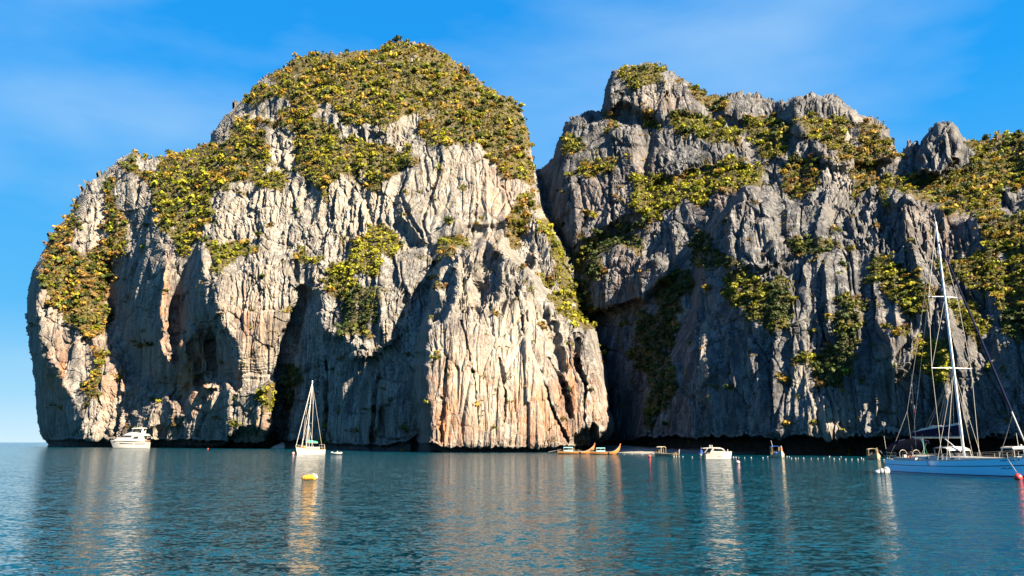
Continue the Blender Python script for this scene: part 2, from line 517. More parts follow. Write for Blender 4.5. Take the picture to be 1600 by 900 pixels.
BARE = [[(322,228),(340,185),(372,148),(388,165),(362,200),(350,232)], [(405,215),(440,200),(466,240),(456,278),(428,262)], [(500,178),(545,196),(600,200),(640,185),(658,222),(600,226),(540,208)],
    [(118,305),(150,278),(165,300),(160,345),(138,360),(145,385),(118,400)], [(380,175),(430,150),(450,165),(420,185),(392,190)], [(215,250),(235,250),(240,275),(222,270)], [(1320,195),(1345,190),(1340,225),(1325,230)],
    [(1560,300),(1600,290),(1600,330),(1570,345)], [(1475,330),(1520,330),(1540,380),(1490,380)], [(1030,200),(1060,196),(1070,215),(1040,222)]]
LEFT_OUT = [(75,712),(75,694),(62,680),(57,660),(54,640),(52,600),(48,570),(44,540),(41,510),(40,480),(42,455),(46,435),(50,420),(57,410),(65,395),(72,380),(78,365),(85,355),(95,345),(108,335),(115,318),(121,300),(128,292),(140,280),(150,275),(165,265),(178,255),(190,245),(200,238),(208,235),(220,240),(240,246),(255,244),(275,237),(300,233),(315,225),(328,215),(333,200),(345,185),(358,172),(375,155),(392,138),(405,125),(430,110),(450,100),(465,88),(480,85),(500,82),(520,81),(540,82),(555,80),(575,79),(590,76),(603,68),(620,66),(640,65),(660,65),(672,70),(690,82),(705,90),(718,100),(730,112),(745,120),(758,132),(770,140),(785,150),(800,155),(812,170),(820,185),(826,205),(832,225),(834,245),(838,262),(843,275),(846,290),(850,320),(858,340),(868,355),(875,370),(885,395),(893,420),(900,445),(905,470),(910,490),(918,500),(930,507),(934,520),(938,535),(944,555),(950,580),(952,610),(954,640),(960,655),(962,670),(957,682),(948,690),(940,700),(938,716),(80,716)]
LEFT_CTRL = [(60,695,645),(95,695,635),(200,695,580),(330,698,510),(430,699,445),(530,701,350),(650,704,290),(800,705,278),(900,705,280),(960,700,296),
    (50,480,665),(60,400,680),(130,450,635),(220,450,610),(330,430,550),(430,480,470),(560,480,360),(700,480,305),(800,480,305),(900,500,310),
    (560,380,430),(700,385,345),(800,385,340),(870,400,345),(430,330,520),(640,330,430),(740,300,425),(820,300,425),(640,230,450),(740,230,440),(830,230,460),
    (100,340,720),(200,245,730),(200,330,660),(330,215,680),(330,320,600),(450,240,590),(460,95,640),(560,150,560),(640,65,590),(680,150,520),(760,130,540),(810,180,500)]
LEFT_SHADE = [
    ([(40,400),(62,400),(60,480),(62,500),(70,560),(85,570),(98,600),(108,630),(116,650),(118,670),(140,692),(75,700),(50,660),(40,560),(35,480)], -1.35, -0.05),
    ([(172,420),(200,405),(225,395),(262,390),(258,430),(253,470),(255,520),(262,560),(262,590),(282,615),(287,650),(285,662),(275,640),(262,650),(250,610),(243,600),(240,590),(218,590),(212,560),(200,560),(202,535),(185,530),(165,530),(163,515),(175,500),(172,460)], -1.4, 0.05),
    ([(275,450),(300,395),(316,390),(326,470),(340,505),(356,530),(365,560),(373,575),(372,605),(358,605),(348,585),(332,585),(322,540),(312,520),(300,520),(290,545),(275,560),(268,520)], -1.45, 0.05),
    ([(200,320),(225,310),(250,345),(245,400),(225,400),(205,360)], -1.0, 0.3),
    ([(480,445),(500,450),(498,480),(500,510),(520,530),(542,530),(552,562),(580,560),(608,545),(640,508),(642,535),(652,560),(657,600),(657,640),(655,670),(662,696),(430,704),(425,660),(432,610),(440,560),(460,505)], -1.6, 0.08),
    ([(528,470),(545,455),(590,448),(592,475),(580,505),(545,510)], -1.2, 0.3),
    ([(705,400),(715,393),(703,420),(712,425),(708,470),(692,500),(672,500),(668,450),(678,410)], -1.7, 0.1),
    ([(755,375),(765,375),(770,395),(785,400),(778,440),(772,468),(745,465),(742,440),(752,410)], -1.7, 0.1),
    ([(745,500),(755,500),(756,545),(748,545)], -1.5, None),
    ([(810,335),(825,330),(842,370),(842,405),(828,405),(812,380)], -1.5, None),
    ([(885,505),(900,505),(906,555),(895,570)], -1.4, None),
    ([(885,590),(905,610),(915,660),(900,660)], -1.4, None),
    ([(240,612),(290,602),(372,606),(430,600),(425,700),(195,700),(215,640)], 0.45, 0.12),
    ([(283,530),(290,526),(302,560),(312,582),(302,604),(286,590)], 0.9, 0.1), ([(303,510),(316,518),(330,555),(331,592),(318,604),(309,560)], 0.9, 0.1),
    ([(257,402),(265,396),(268,480),(264,570),(256,540)], 0.9, 0.1), ([(196,540),(206,535),(204,575),(192,590)], 0.8, 0.1), ([(226,600),(234,596),(238,640),(228,650)], 0.8, 0.1),
    # lit planes
    ([(660,500),(740,480),(870,500),(930,515),(950,690),(664,700),(660,600)], 0.28, 0.06),
    ([(640,235),(820,235),(830,300),(800,330),(790,385),(680,385),(620,320)], 0.12, 0.10),
    ([(330,430),(440,410),(470,460),(440,540),(428,600),(425,690),(390,690),(370,600)], 0.4, 0.08),
    ([(145,320),(165,300),(160,400),(120,410)], 0.1, 0.1),
    # ledge behind the front buttress
    ([(600,400),(680,376),(760,368),(840,372),(850,384),(760,382),(690,392),(620,420)], 0.0, 1.4),
]
LEFT_VEG = [
    [(330,220),(345,190),(400,130),(440,105),(465,88),(520,80),(600,70),(640,63),(690,75),(740,110),(790,150),(820,180),(832,240),(835,290),(815,285),(790,270),(770,245),(745,222),(720,222),(700,226),(680,222),(665,225),(655,215),(660,180),(650,172),(620,198),(590,212),(540,190),(520,165),(500,162),(490,180),(470,200),(440,200),(410,190),(380,225),(350,240)],
    [(480,180),(520,200),(560,215),(600,225),(640,232),(645,260),(620,275),(600,285),(588,312),(575,300),(560,265),(535,270),(505,312),(485,285),(460,272),(455,215)],
    [(330,225),(300,235),(250,240),(205,238),(190,262),(225,270),(240,300),(235,320),(250,350),(265,380),(285,402),(310,380),(330,340),(342,300),(380,280),(430,300),(455,270),(430,250),(425,210),(400,190),(350,235)],
    [(120,305),(100,340),(75,380),(58,420),(75,460),(100,500),(150,510),(172,470),(172,420),(195,395),(200,350),(185,320),(180,280),(150,275),(165,300),(140,320),(145,340),(160,350),(160,380),(125,402),(110,380),(118,345)],
    [(325,385),(345,380),(400,377),(411,382),(400,395),(375,400),(360,410),(345,430),(328,425)],
    [(465,375),(475,390),(490,395),(510,400),(540,400),(560,385),(575,360),(600,350),(615,355),(620,385),(632,395),(605,400),(600,430),(590,440),(575,425),(560,430),(550,450),(535,465),(525,460),(505,450),(515,430),(510,415),(495,415),(470,405),(462,395)],
    [(530,470),(545,455),(580,448),(594,460),(588,500),(575,522),(550,520),(522,525)],
    [(838,345),(855,340),(870,368),(885,400),(895,440),(905,475),(918,500),(934,508),(937,522),(920,507),(895,507),(870,480),(850,455),(838,425),(845,410),(868,450),(880,462),(866,410),(852,375)],
    [(795,330),(810,300),(832,300),(842,330),(820,350),(812,380),(800,398),(788,372)],
    [(140,540),(160,535),(165,560),(160,600),(150,630),(133,632),(130,600),(150,570)],
    [(112,470),(160,470),(178,500),(150,530),(125,520)],
    [(405,612),(430,610),(432,632),(415,645),(400,622)],
    [(690,375),(740,378),(745,388),(700,395),(672,385)],
    [(672,410),(690,400),(688,440),(678,460)],
    [(440,575),(468,570),(470,600),(455,640),(440,650)],
]
LEFT_PAL = ['mixg','bright','bright','gold','hedge','lime','dark','lime','gold','gold','gold','lime','olive','russet','dark']
LEFT_ADDS = [
    ([(283,530),(290,526),(302,560),(312,582),(302,612),(286,600)], -8, 1), ([(303,510),(316,518),(330,555),(331,600),(318,612),(309,560)], -8, 1), ([(257,402),(265,396),(268,480),(264,570),(256,540)], -7, 1),
    ([(240,625),(262,612),(285,640),(300,610),(330,590),(372,606),(430,600),(425,704),(200,704),(215,650)], -22, 2),
    ([(480,450),(500,455),(500,510),(520,530),(545,532),(552,562),(580,560),(608,545),(640,508),(652,560),(660,700),(435,704),(428,660),(436,610),(446,560),(462,505)], 8, 2),
    ([(662,704),(658,600),(660,520),(672,470),(680,420),(700,394),(735,390),(760,372),(785,376),(800,400),(830,420),(850,452),(880,490),(930,512),(950,600),(966,690),(960,716),(662,716)], -44, 2),
    ([(700,392),(735,386),(760,370),(785,373),(800,398),(830,418),(835,380),(800,350),(740,352),(690,374)], 10, 2),
    ([(705,400),(715,393),(703,420),(712,425),(708,470),(692,500),(672,500),(668,450),(678,410)], 14, 1), ([(755,375),(765,375),(770,395),(785,400),(778,440),(772,468),(745,465),(742,440),(752,410)], 12, 1),
    ([(842,430),(850,440),(862,500),(880,560),(876,600),(862,560),(848,500)], 6, 1),
    ([(640,235),(660,228),(740,228),(800,250),(828,290),(815,330),(800,385),(760,366),(735,384),(690,388),(650,375),(622,330)], -10, 2),
    ([(328,430),(345,425),(440,410),(470,440),(450,520),(430,610),(425,700),(355,700),(350,610),(372,600),(360,540),(335,480)], -9, 2),
    ([(112,400),(165,380),(172,500),(165,560),(200,590),(240,600),(245,700),(140,700),(118,650),(112,600)], -8, 2),
    ([(352,704),(354,688),(362,678),(375,674),(420,674),(432,682),(440,704)], 16, 1),
    ([(896,704),(898,685),(905,678),(915,670),(926,664),(933,680),(939,704)], 12, 1),
    ([(640,704),(645,690),(655,688),(662,704)], 8, 1),
    ([(575,704),(590,660),(600,630),(615,625),(620,660),(640,704)], 7, 2),
    ([(180,690),(245,668),(285,668),(288,700),(200,700)], 5, 1),
]
LEFT_NOTCH = [(40,689,6),(140,688,9),(240,689,9),(350,689,9),(440,688,9),(500,692,6),(560,696,4),(640,692,6),(700,697,4),(860,698,4),(900,696,5),(960,696,5)]
LEFT_CRACKS = [([(690,245),(675,290),(660,345),(668,375)],3,4),([(640,260),(625,300),(635,330),(660,370)],3,4),([(742,260),(745,320),(735,380)],2.5,3),
    ([(660,235),(668,290),(678,330)],2.5,3),([(785,290),(800,330)],2.5,3),([(460,400),(463,440)],3,5),([(500,415),(495,440)],3,4),
    ([(625,410),(632,460),(625,500)],3,4),([(805,440),(820,520),(845,580),(862,640),(888,690)],3,4),([(860,560),(880,600),(892,650)],3,4),([(905,525),(900,560),(915,600),(912,660)],3,5),
    ([(720,500),(740,580),(750,690)],2.5,2.5),([(700,560),(690,620),(690,690)],2.5,2.5),([(780,560),(790,620),(785,690)],2.5,2.5),
    ([(505,560),(510,640),(505,695)],3,6),([(590,570),(585,640),(580,695)],3,5),([(150,420),(170,440)],2,3)]
LEFT_STAIN = [(300,580,50,60,0.9),(190,600,40,60,0.5),(90,590,10,60,1.0),(295,565,14,45,1.2),(318,560,12,45,1.2),(262,480,8,70,0.8),(700,660,30,40,0.9),(760,650,20,50,0.9),(840,640,18,50,0.9),(890,600,18,50,0.8),(300,560,26,60,1.0),(250,560,30,60,0.5),(75,600,8,40,0.9),(700,640,40,70,0.75),(820,640,60,70,0.75),(880,640,40,60,0.6),(760,600,60,80,0.5),(930,640,30,60,0.4),(390,500,40,60,0.35),(420,660,20,40,0.5),(780,300,40,60,0.35),(140,470,60,80,0.35)]
LEFT_PALE_LIT = [(810,560,40,60,1.0),(740,600,30,60,0.8),(560,320,110,40,0.45),(400,340,70,60,0.4),(740,300,80,60,0.35),(400,460,50,40,0.4),(800,540,50,70,0.9),(770,620,60,60,0.6),(720,440,60,50,0.35),(560,330,90,50,0.35),(440,250,25,30,0.7),(150,360,20,40,0.7),(400,300,60,40,0.35),(740,270,60,30,0.4),(345,600,25,60,0.3)]  # pale rock, with buttress highlights worked into the colour

RIGHT_OUT = [(770,275),(830,266),(845,262),(855,255),(862,245),(868,225),(875,210),(880,195),(890,186),(905,180),(920,176),(938,173),(941,160),(944,140),(950,122),(958,108),(970,103),(985,100),(1000,98),(1015,97),(1030,101),(1050,108),(1065,117),(1080,128),(1092,138),(1105,148),(1120,150),(1135,147),(1150,145),(1165,146),(1180,150),(1200,152),(1215,158),(1228,156),(1240,150),(1255,147),(1270,146),(1290,149),(1310,155),(1330,165),(1345,175),(1360,183),(1375,193),(1388,203),(1395,215),(1400,228),(1408,235),(1415,222),(1422,216),(1430,221),(1437,226),(1443,213),(1452,200),(1465,190),(1478,183),(1488,186),(1497,197),(1502,208),(1508,214),(1530,216),(1545,213),(1560,210),(1575,213),(1600,212),(1640,205),(1700,165),(1800,130),(1950,95),(2520,80),(2520,760),(770,760)]  # right of the view the unseen crest is raised to cast shade
RIGHT_CTRL = [(780,700,430),(850,700,370),(960,702,300),(1000,706,252),(1100,709,213),(1200,709,208),(1340,711,190),(1450,713,180),(1600,715,165),(1950,718,132),(2500,720,122),
    (780,450,500),(840,450,430),(880,400,385),(930,500,330),(980,430,318),(1050,480,290),(1100,430,268),(1140,330,276),(1200,420,240),(1300,420,228),(1400,420,218),(1500,420,205),(1600,420,195),(1700,420,184),(1950,420,142),(2500,420,128),
    (1000,560,270),(1100,580,225),(1250,580,212),(1400,580,197),(1550,580,180),(1950,580,142),(2500,580,126),
    (780,290,620),(840,290,470),(880,290,405),(950,290,385),(1000,250,392),(1100,280,345),(1200,290,300),(1300,290,295),(1400,290,275),(1500,290,245),(1600,290,240),(1700,300,208),(1950,250,152),(2500,250,134),
    (870,220,440),(945,160,440),(1010,97,450),(1100,150,450),(1220,158,410),(1280,147,390),(1395,215,355),(1420,222,345),(1480,200,265),(1600,212,310),(1700,170,270),(1950,100,166),(2500,90,142)]  # the unseen far-right points are shaped to block the sun
RIGHT_SHADE = [
    ([(1130,335),(1180,380),(1230,310),(1350,320),(1420,330),(1440,420),(1400,520),(1290,530),(1140,520),(1090,470)], -2.0, 0.12),
    ([(843,262),(870,225),(882,200),(884,250),(872,300),(868,350),(872,370),(850,330)], -1.6, 0.1),
    ([(895,430),(925,400),(940,420),(928,500),(935,520),(960,560),(965,690),(975,700),(940,700),(930,560)], -1.6, 0.1),
    ([(955,355),(975,342),(1003,342),(1005,388),(985,385),(972,372)], -1.8, 0.1),
    ([(1135,300),(1140,320),(1132,345),(1118,370),(1100,400),(1090,440),(1085,480),(1075,520),(1060,560),(1000,600),(985,690),(960,690),(950,560),(925,500),(940,480),(1000,460),(1030,445),(1050,435),(1060,420),(1070,400),(1095,380),(1110,350),(1128,325)], -1.7, 0.25),
    ([(1075,520),(1110,470),(1140,500),(1200,530),(1270,540),(1300,520),(1380,530),(1440,540),(1600,560),(2480,560),(2480,730),(985,720),(985,690),(1000,600),(1060,560)], -2.3, 0.0),
    ([(1215,330),(1250,312),(1290,325),(1350,320),(1352,360),(1320,375),(1250,382),(1222,380)], -1.7, 0.1),
    ([(1225,375),(1310,370),(1300,420),(1270,450),(1260,500),(1240,500),(1230,430)], -1.6, 0.2),
    ([(1340,400),(1400,400),(1420,450),(1400,490),(1340,500),(1310,470),(1320,420)], -1.3, 0.15),
    ([(1437,232),(1452,203),(1467,192),(1470,215),(1462,240),(1455,268),(1438,270)], -1.7, 0.1),
    ([(1368,265),(1385,255),(1415,262),(1430,250),(1420,285),(1380,290)], -1.6, 0.3),
    ([(1200,170),(1222,160),(1238,160),(1240,190),(1215,195),(1198,192)], -1.7, 0.1),
    ([(962,165),(985,140),(990,158),(975,172)], -1.7, 0.1),
    ([(940,172),(945,130),(955,112),(958,140),(950,172)], -1.5, 0.1),
    ([(1020,205),(1040,200),(1045,250),(1025,255)], -1.4, 0.1),
    ([(1060,300),(1075,300),(1075,330),(1062,330)], -1.5, 0.1),
    ([(985,330),(1000,320),(1012,350),(1005,380)], -1.3, 0.1),
    ([(1110,150),(1130,178),(1150,165),(1160,185),(1148,190)], -1.2, 0.1),
    # lit planes and fins
    ([(935,400),(960,375),(985,385),(1010,400),(1008,450),(960,475),(930,482)], 0.25, 0.1),
    ([(880,250),(960,220),(1000,260),(1000,330),(960,350),(900,390),(875,330)], 0.15, 0.15),
    ([(965,140),(1000,130),(1090,150),(1095,175),(1040,195),(1000,180),(985,165)], 0.1, 0.12),
    ([(1145,300),(1200,300),(1215,340),(1220,400),(1180,420),(1145,400),(1140,340)], -0.4, 0.1),
    ([(1109,505),(1114,500),(1110,540),(1104,570),(1098,570),(1103,535)], 0.8, None),
    ([(1110,560),(1114,560),(1110,597),(1106,597)], 0.8, None),
    ([(1163,562),(1172,560),(1168,600),(1160,620),(1160,590)], 0.8, None),
    ([(1232,505),(1262,500),(1290,510),(1285,540),(1260,580),(1255,560),(1262,545),(1240,530)], 0.5, 0.1),
    ([(1256,570),(1270,590),(1278,625),(1312,630),(1312,678),(1262,678),(1258,640),(1276,632),(1258,610)], 0.4, 0.05),
    ([(1376,530),(1390,515),(1412,525),(1425,560),(1395,595),(1388,560),(1378,545)], 0.35, 0.1),
    ([(1366,642),(1375,638),(1374,652),(1367,652)], 0.8, None),
    ([(1350,662),(1353,660),(1352,666),(1349,666)], 0.8, None),
    ([(1450,560),(1460,560),(1465,590),(1490,580),(1505,600),(1510,625),(1495,620),(1480,600),(1462,600)], 0.5, 0.1),
    ([(1530,540),(1560,545),(1560,570),(1545,570)], 0.4, None),
    ([(1330,330),(1400,300),(1470,330),(1530,360),(1520,390),(1470,400),(1440,470),(1420,470),(1410,400),(1340,380)], -0.5, 0.3),
    ([(1470,215),(1485,190),(1505,215),(1500,245),(1470,265),(1458,265)], 0.1, 0.1),
]
RIGHT_VEG = [
    [(955,110),(985,100),(1010,96),(1050,106),(1040,125),(1010,135),(985,142),(962,125)],
    [(1062,117),(1090,130),(1110,148),(1140,150),(1135,172),(1105,172),(1088,155),(1075,135)],
    [(1005,178),(1040,195),(1060,176),(1100,178),(1150,200),(1148,222),(1110,222),(1060,205),(1015,205)],
    [(940,175),(962,178),(970,210),(950,205)],
    [(872,215),(905,205),(912,235),(880,240)],
    [(900,250),(965,243),(968,262),(915,275)],
    [(1165,185),(1210,180),(1235,200),(1225,240),(1195,250),(1170,225)],
    [(1070,272),(1100,258),(1185,250),(1200,262),(1180,290),(1120,302),(1090,320),(1060,310)],
    [(983,270),(1020,262),(1060,290),(1060,330),(1030,335),(1000,345),(985,320)],
    [(905,375),(935,362),(975,365),(968,385),(940,395),(930,440),(905,450),(900,420)],
    [(1030,440),(1050,425),(1085,425),(1085,460),(1050,500),(1030,480)],
    [(900,450),(925,430),(928,490),(915,500)],
    [(1130,440),(1170,425),(1200,440),(1235,430),(1245,460),(1225,480),(1235,500),(1210,520),(1180,515),(1160,490),(1135,470)],
    [(1195,455),(1228,430),(1230,500),(1200,500)],
    [(1245,185),(1310,178),(1340,195),(1350,240),(1310,245),(1260,215)],
    [(1300,200),(1345,180),(1390,210),(1400,250),(1360,262),(1320,250)],
    [(1225,250),(1270,245),(1290,290),(1250,300),(1215,285)],
    [(1320,260),(1365,262),(1375,290),(1340,300)],
    [(1505,216),(1530,218),(1600,213),(1700,165),(1960,95),(1960,300),(1750,480),(1600,490),(1560,480),(1530,450),(1470,440),(1460,400),(1500,385),(1520,395),(1540,360),(1500,330),(1480,300),(1460,280),(1500,262),(1520,240)],
    [(1375,285),(1400,278),(1460,275),(1480,300),(1500,330),(1470,330),(1440,305),(1400,310),(1375,318)],
    [(1305,465),(1345,462),(1352,500),(1330,540),(1310,520)],
    [(1275,560),(1310,540),(1340,520),(1335,560),(1310,605),(1280,605)],
    [(1222,550),(1255,548),(1275,560),(1270,580),(1240,562)],
    [(1425,535),(1455,528),(1482,545),(1485,600),(1460,605),(1440,575)],
    [(1375,505),(1400,498),(1425,505),(1415,525),(1390,515)],
    [(1360,400),(1395,395),(1410,420),(1440,425),(1460,470),(1440,500),(1400,480),(1380,440),(1350,440)],
    [(1560,480),(1600,480),(1700,490),(1800,560),(1700,560),(1600,520),(1570,520)],
    [(1485,470),(1520,460),(1545,500),(1520,530),(1490,510)],
    [(985,500),(1030,480),(1060,500),(1050,560),(1040,620),(1015,670),(1000,660),(1010,600),(985,560)],
    [(955,380),(975,345),(1000,345),(1005,385),(985,385)],
    [(1085,375),(1110,360),(1120,380),(1100,410),(1080,420)],
    [(1230,375),(1310,380),(1300,410),(1240,400)],
    [(1100,400),(1150,395),(1170,415),(1130,420),(1105,420)],
]
RIGHT_PAL = ['olive','gold','olive','gold','olive','bright','olive','lime','lime','dark','dark','dark','olive','dark','mixg','gold','gold','gold','mixg','olive','dark','dark','lime','lime','gold','olive','dark','olive','dark','dark','dark','dark','dark']
RIGHT_ADDS = [
    ([(1030,195),(1060,186),(1110,196),(1150,205),(1172,230),(1170,258),(1100,262),(1050,275),(1010,290),(1020,240)], -8, 1), ([(1208,196),(1262,194),(1262,250),(1235,262),(1210,245)], -7, 1), ([(1125,150),(1180,150),(1182,186),(1150,190),(1128,175)], -6, 1),
    ([(1145,300),(1200,298),(1216,340),(1222,410),(1180,420),(1140,420),(1135,345)], -7, 1), ([(1265,225),(1330,250),(1345,300),(1300,310),(1262,290)], -6, 2),
    ([(1130,332),(1160,300),(1230,308),(1300,300),(1350,318),(1400,300),(1440,300),(1500,330),(1600,330),(2600,330),(2600,760),(985,760),(985,690),(1010,600),(1060,540),(1085,480),(1095,400),(1110,365)], -20, 2),
    ([(905,440),(930,400),(960,370),(985,385),(1030,400),(1050,430),(1000,470),(940,490),(915,500)], -15, 2),
    ([(868,350),(870,230),(905,180),(1000,200),(1010,330),(960,350),(900,400)], -12, 3),
    ([(1240,150),(1290,147),(1395,215),(1400,250),(1300,262),(1240,200)], -10, 2),
    ([(1437,232),(1452,203),(1470,188),(1488,186),(1505,215),(1500,250),(1470,270),(1437,270)], -16, 1),
    ([(941,172),(945,130),(960,105),(1010,97),(1095,148),(1100,178),(1040,192),(1000,178),(985,165)], -12, 2),
    ([(1140,420),(1200,405),(1250,440),(1262,500),(1200,525),(1150,500)], -5, 3), ([(1375,530),(1400,500),(1440,520),(1425,570),(1395,600),(1385,560)], -5, 2),
]
RIGHT_NOTCH = [(770,690,8),(960,690,10),(1000,688,14),(1050,684,16),(1200,683,18),(1380,682,18),(1500,683,18),(1600,685,16),(1950,680,14)]
RIGHT_CRACKS = [([(905,280),(915,340),(900,390)],3,4),([(950,260),(955,340)],2.5,3),([(1040,145),(1045,180)],2,3),([(1040,540),(1030,620),(1010,690)],3,3)]
RIGHT_STAIN = [(985,430,30,40,0.23),(1000,300,40,60,0.18),(1120,310,40,30,0.23),(930,320,40,60,0.16),(1340,230,50,40,0.20),(1480,350,60,50,0.18),(1040,160,40,20,0.18),(1380,510,30,20,0.18)]
RIGHT_PALE_LIT = [(1290,660,30,30,0.8),(1020,150,30,30,0.4),(1105,540,10,50,0.6),(1165,590,8,40,0.5),(1330,205,20,25,0.6),(1320,270,25,25,0.5),(1310,640,20,40,0.7),(1250,590,20,50,0.5),(1380,600,20,60,0.3)]  # paler colour mostly where fins and faces catch the sun

LEFT_CALM = [([(640,235),(820,235),(830,300),(790,385),(680,385),(620,320)],0.6),([(500,560),(560,560),(600,600),(600,700),(490,700)],0.6),
    ([(330,430),(440,410),(470,460),(428,600),(425,690),(390,690)],0.75),([(672,470),(740,480),(830,470),(900,540),(955,570),(965,700),(668,700)],0.45)]
RIGHT_CALM = [([(985,690),(1000,600),(1075,520),(1110,480),(1200,530),(1380,540),(1600,560),(2500,560),(2500,740),(985,740)],0.8),
    ([(895,430),(1130,340),(1090,480),(1000,600),(985,700),(940,700)],0.8)]
ISLAND, G_L = build_cliff('cliff', (20, 985, 50, 718), 1.25, LEFT_CTRL, LEFT_SHADE, 0.0005, -0.05, 0.12, LEFT_VEG, LEFT_ADDS, LEFT_OUT,
                          LEFT_NOTCH, (26, 34), 0.95, LEFT_CRACKS, M_ROCK, LEFT_STAIN, LEFT_PALE_LIT, LEFT_CALM, zk=1.0, hs=0.95, dref=370.0)
MASSIF, G_R = build_cliff('cliff', (770, 2500, 60, 740), 1.3, RIGHT_CTRL, RIGHT_SHADE, 0.0004, -0.15, 0.18, RIGHT_VEG, RIGHT_ADDS, RIGHT_OUT,
                          RIGHT_NOTCH, (16, 24), 0.85, RIGHT_CRACKS, M_KARST, RIGHT_STAIN, RIGHT_PALE_LIT, RIGHT_CALM, zk=1.2, hs=0.8, dref=235.0)
for o in (ISLAND, MASSIF):
    o['kind'] = 'structure'

# ------------------------------------------------------------------ the sea
def water_material():
    m, t, b = new_mat('sea_water')
    N, L = t.nodes, t.links
    tcn = N.new('ShaderNodeTexCoord')
    def noise(scale, ys, detail, rot=0.0, rough=0.5):
        mpn = N.new('ShaderNodeMapping'); mpn.inputs['Scale'].default_value = (scale, scale * ys, scale)
        mpn.inputs['Rotation'].default_value = (0, 0, rot)
        L.new(tcn.outputs['Object'], mpn.inputs['Vector'])
        nz = N.new('ShaderNodeTexNoise'); nz.inputs['Scale'].default_value = 1.0; nz.inputs['Detail'].default_value = detail
        nz.inputs['Roughness'].default_value = rough
        L.new(mpn.outputs['Vector'], nz.inputs['Vector']); return nz.outputs['Fac']
    def slopes(scale, ys, detail, rot, amp):
        mpn = N.new('ShaderNodeMapping'); mpn.inputs['Scale'].default_value = (scale, scale * ys, scale)
        mpn.inputs['Rotation'].default_value = (0, 0, rot)
        L.new(tcn.outputs['Object'], mpn.inputs['Vector'])
        nz = N.new('ShaderNodeTexNoise'); nz.inputs['Scale'].default_value = 1.0; nz.inputs['Detail'].default_value = detail
        L.new(mpn.outputs['Vector'], nz.inputs['Vector'])
        sb = N.new('ShaderNodeVectorMath'); sb.operation = 'SUBTRACT'; sb.inputs[1].default_value = (.5, .5, .5)
        L.new(nz.outputs['Color'], sb.inputs[0])
        ml = N.new('ShaderNodeVectorMath'); ml.operation = 'MULTIPLY'; ml.inputs[1].default_value = (amp, amp, 0)
        L.new(sb.outputs['Vector'], ml.inputs[0]); return ml.outputs['Vector']
    def vadd(a_, b_):
        v = N.new('ShaderNodeVectorMath'); v.operation = 'ADD'; L.new(a_, v.inputs[0])
        if isinstance(b_, tuple): v.inputs[1].default_value = b_
        else: L.new(b_, v.inputs[1])
        return v.outputs['Vector']
    sl = vadd(slopes(0.55, 1.7, 2, 0.25, 0.55), slopes(2.2, 1.6, 2, -0.3, 1.15))
    sl = vadd(sl, slopes(6.5, 1.4, 2, 0.1, 1.6))
    sl = vadd(sl, (0, 0, 1))
    nv = N.new('ShaderNodeVectorMath'); nv.operation = 'NORMALIZE'; L.new(sl, nv.inputs[0])
    L.new(nv.outputs['Vector'], b.inputs['Normal'])
    mx = N.new('ShaderNodeMix'); mx.data_type = 'RGBA'
    mx.inputs['A'].default_value = (0.0, 0.023, 0.046, 1); mx.inputs['B'].default_value = (0.0, 0.036, 0.054, 1)
    L.new(noise(0.02, 1.0, 2), mx.inputs['Factor'])
    L.new(mx.outputs['Result'], b.inputs['Base Color'])
    b.inputs['Roughness'].default_value = 0.07
    b.inputs['IOR'].default_value = 1.333
    return m
M_WATER = water_material()
xs = np.array([-26000, -4000, -900, -300, 0, 300, 900, 4000, 26000.0]); ys = np.array([-900, -40, 40, 160, 400, 900, 4000, 26000.0])
gx_, gy_ = np.meshgrid(xs, ys)
vv = np.stack([gx_.ravel(), gy_.ravel(), 0 * gx_.ravel()], 1)
nxs = len(xs)
ff = np.array([[j * nxs + i, j * nxs + i + 1, (j + 1) * nxs + i + 1, (j + 1) * nxs + i] for j in range(len(ys) - 1) for i in range(nxs - 1)])
tag(np_mesh('water', vv, ff, [M_WATER]), kind='structure')

# ------------------------------------------------------------------ vegetation
PAL = dict(lime=(0.205, 0.200, 0.012), bright=(0.185, 0.182, 0.012), olive=(0.102, 0.104, 0.013), dark=(0.036, 0.052, 0.011),
           gold=(0.235, 0.155, 0.020), russet=(0.165, 0.098, 0.026), hedge=(0.115, 0.135, 0.011))
MIX = dict(mixg='dark olive bright gold olive dark bright gold bright olive dark russet', bright='bright olive lime bright dark olive gold olive bright dark', lime='lime lime bright olive lime bright',
           olive='olive olive bright dark gold', dark='dark dark dark olive', gold='gold olive dark gold russet olive bright dark gold russet', russet='russet gold olive', hedge='hedge hedge bright olive')
MIX = {k: v.split() for k, v in MIX.items()}

def leaf_material():
    m, t, b = new_mat('leaves')
    N, L = t.nodes, t.links
    a = N.new('ShaderNodeAttribute'); a.attribute_name = 'leaf_colour'
    L.new(a.outputs['Color'], b.inputs['Base Color'])
    b.inputs['Roughness'].default_value = 0.65
    b.inputs['Specular IOR Level'].default_value = 0.25
    tr = N.new('ShaderNodeBsdfTranslucent'); L.new(a.outputs['Color'], tr.inputs['Color'])
    mx = N.new('ShaderNodeMixShader'); mx.inputs[0].default_value = 0.3
    L.new(b.outputs[0], mx.inputs[1]); L.new(tr.outputs[0], mx.inputs[2])
    L.new(mx.outputs[0], N.get('Material Output').inputs['Surface'])
    return m
M_LEAF = leaf_material()
M_BARK = plain('bark', (0.13, 0.10, 0.075), 0.9, var=0.4)

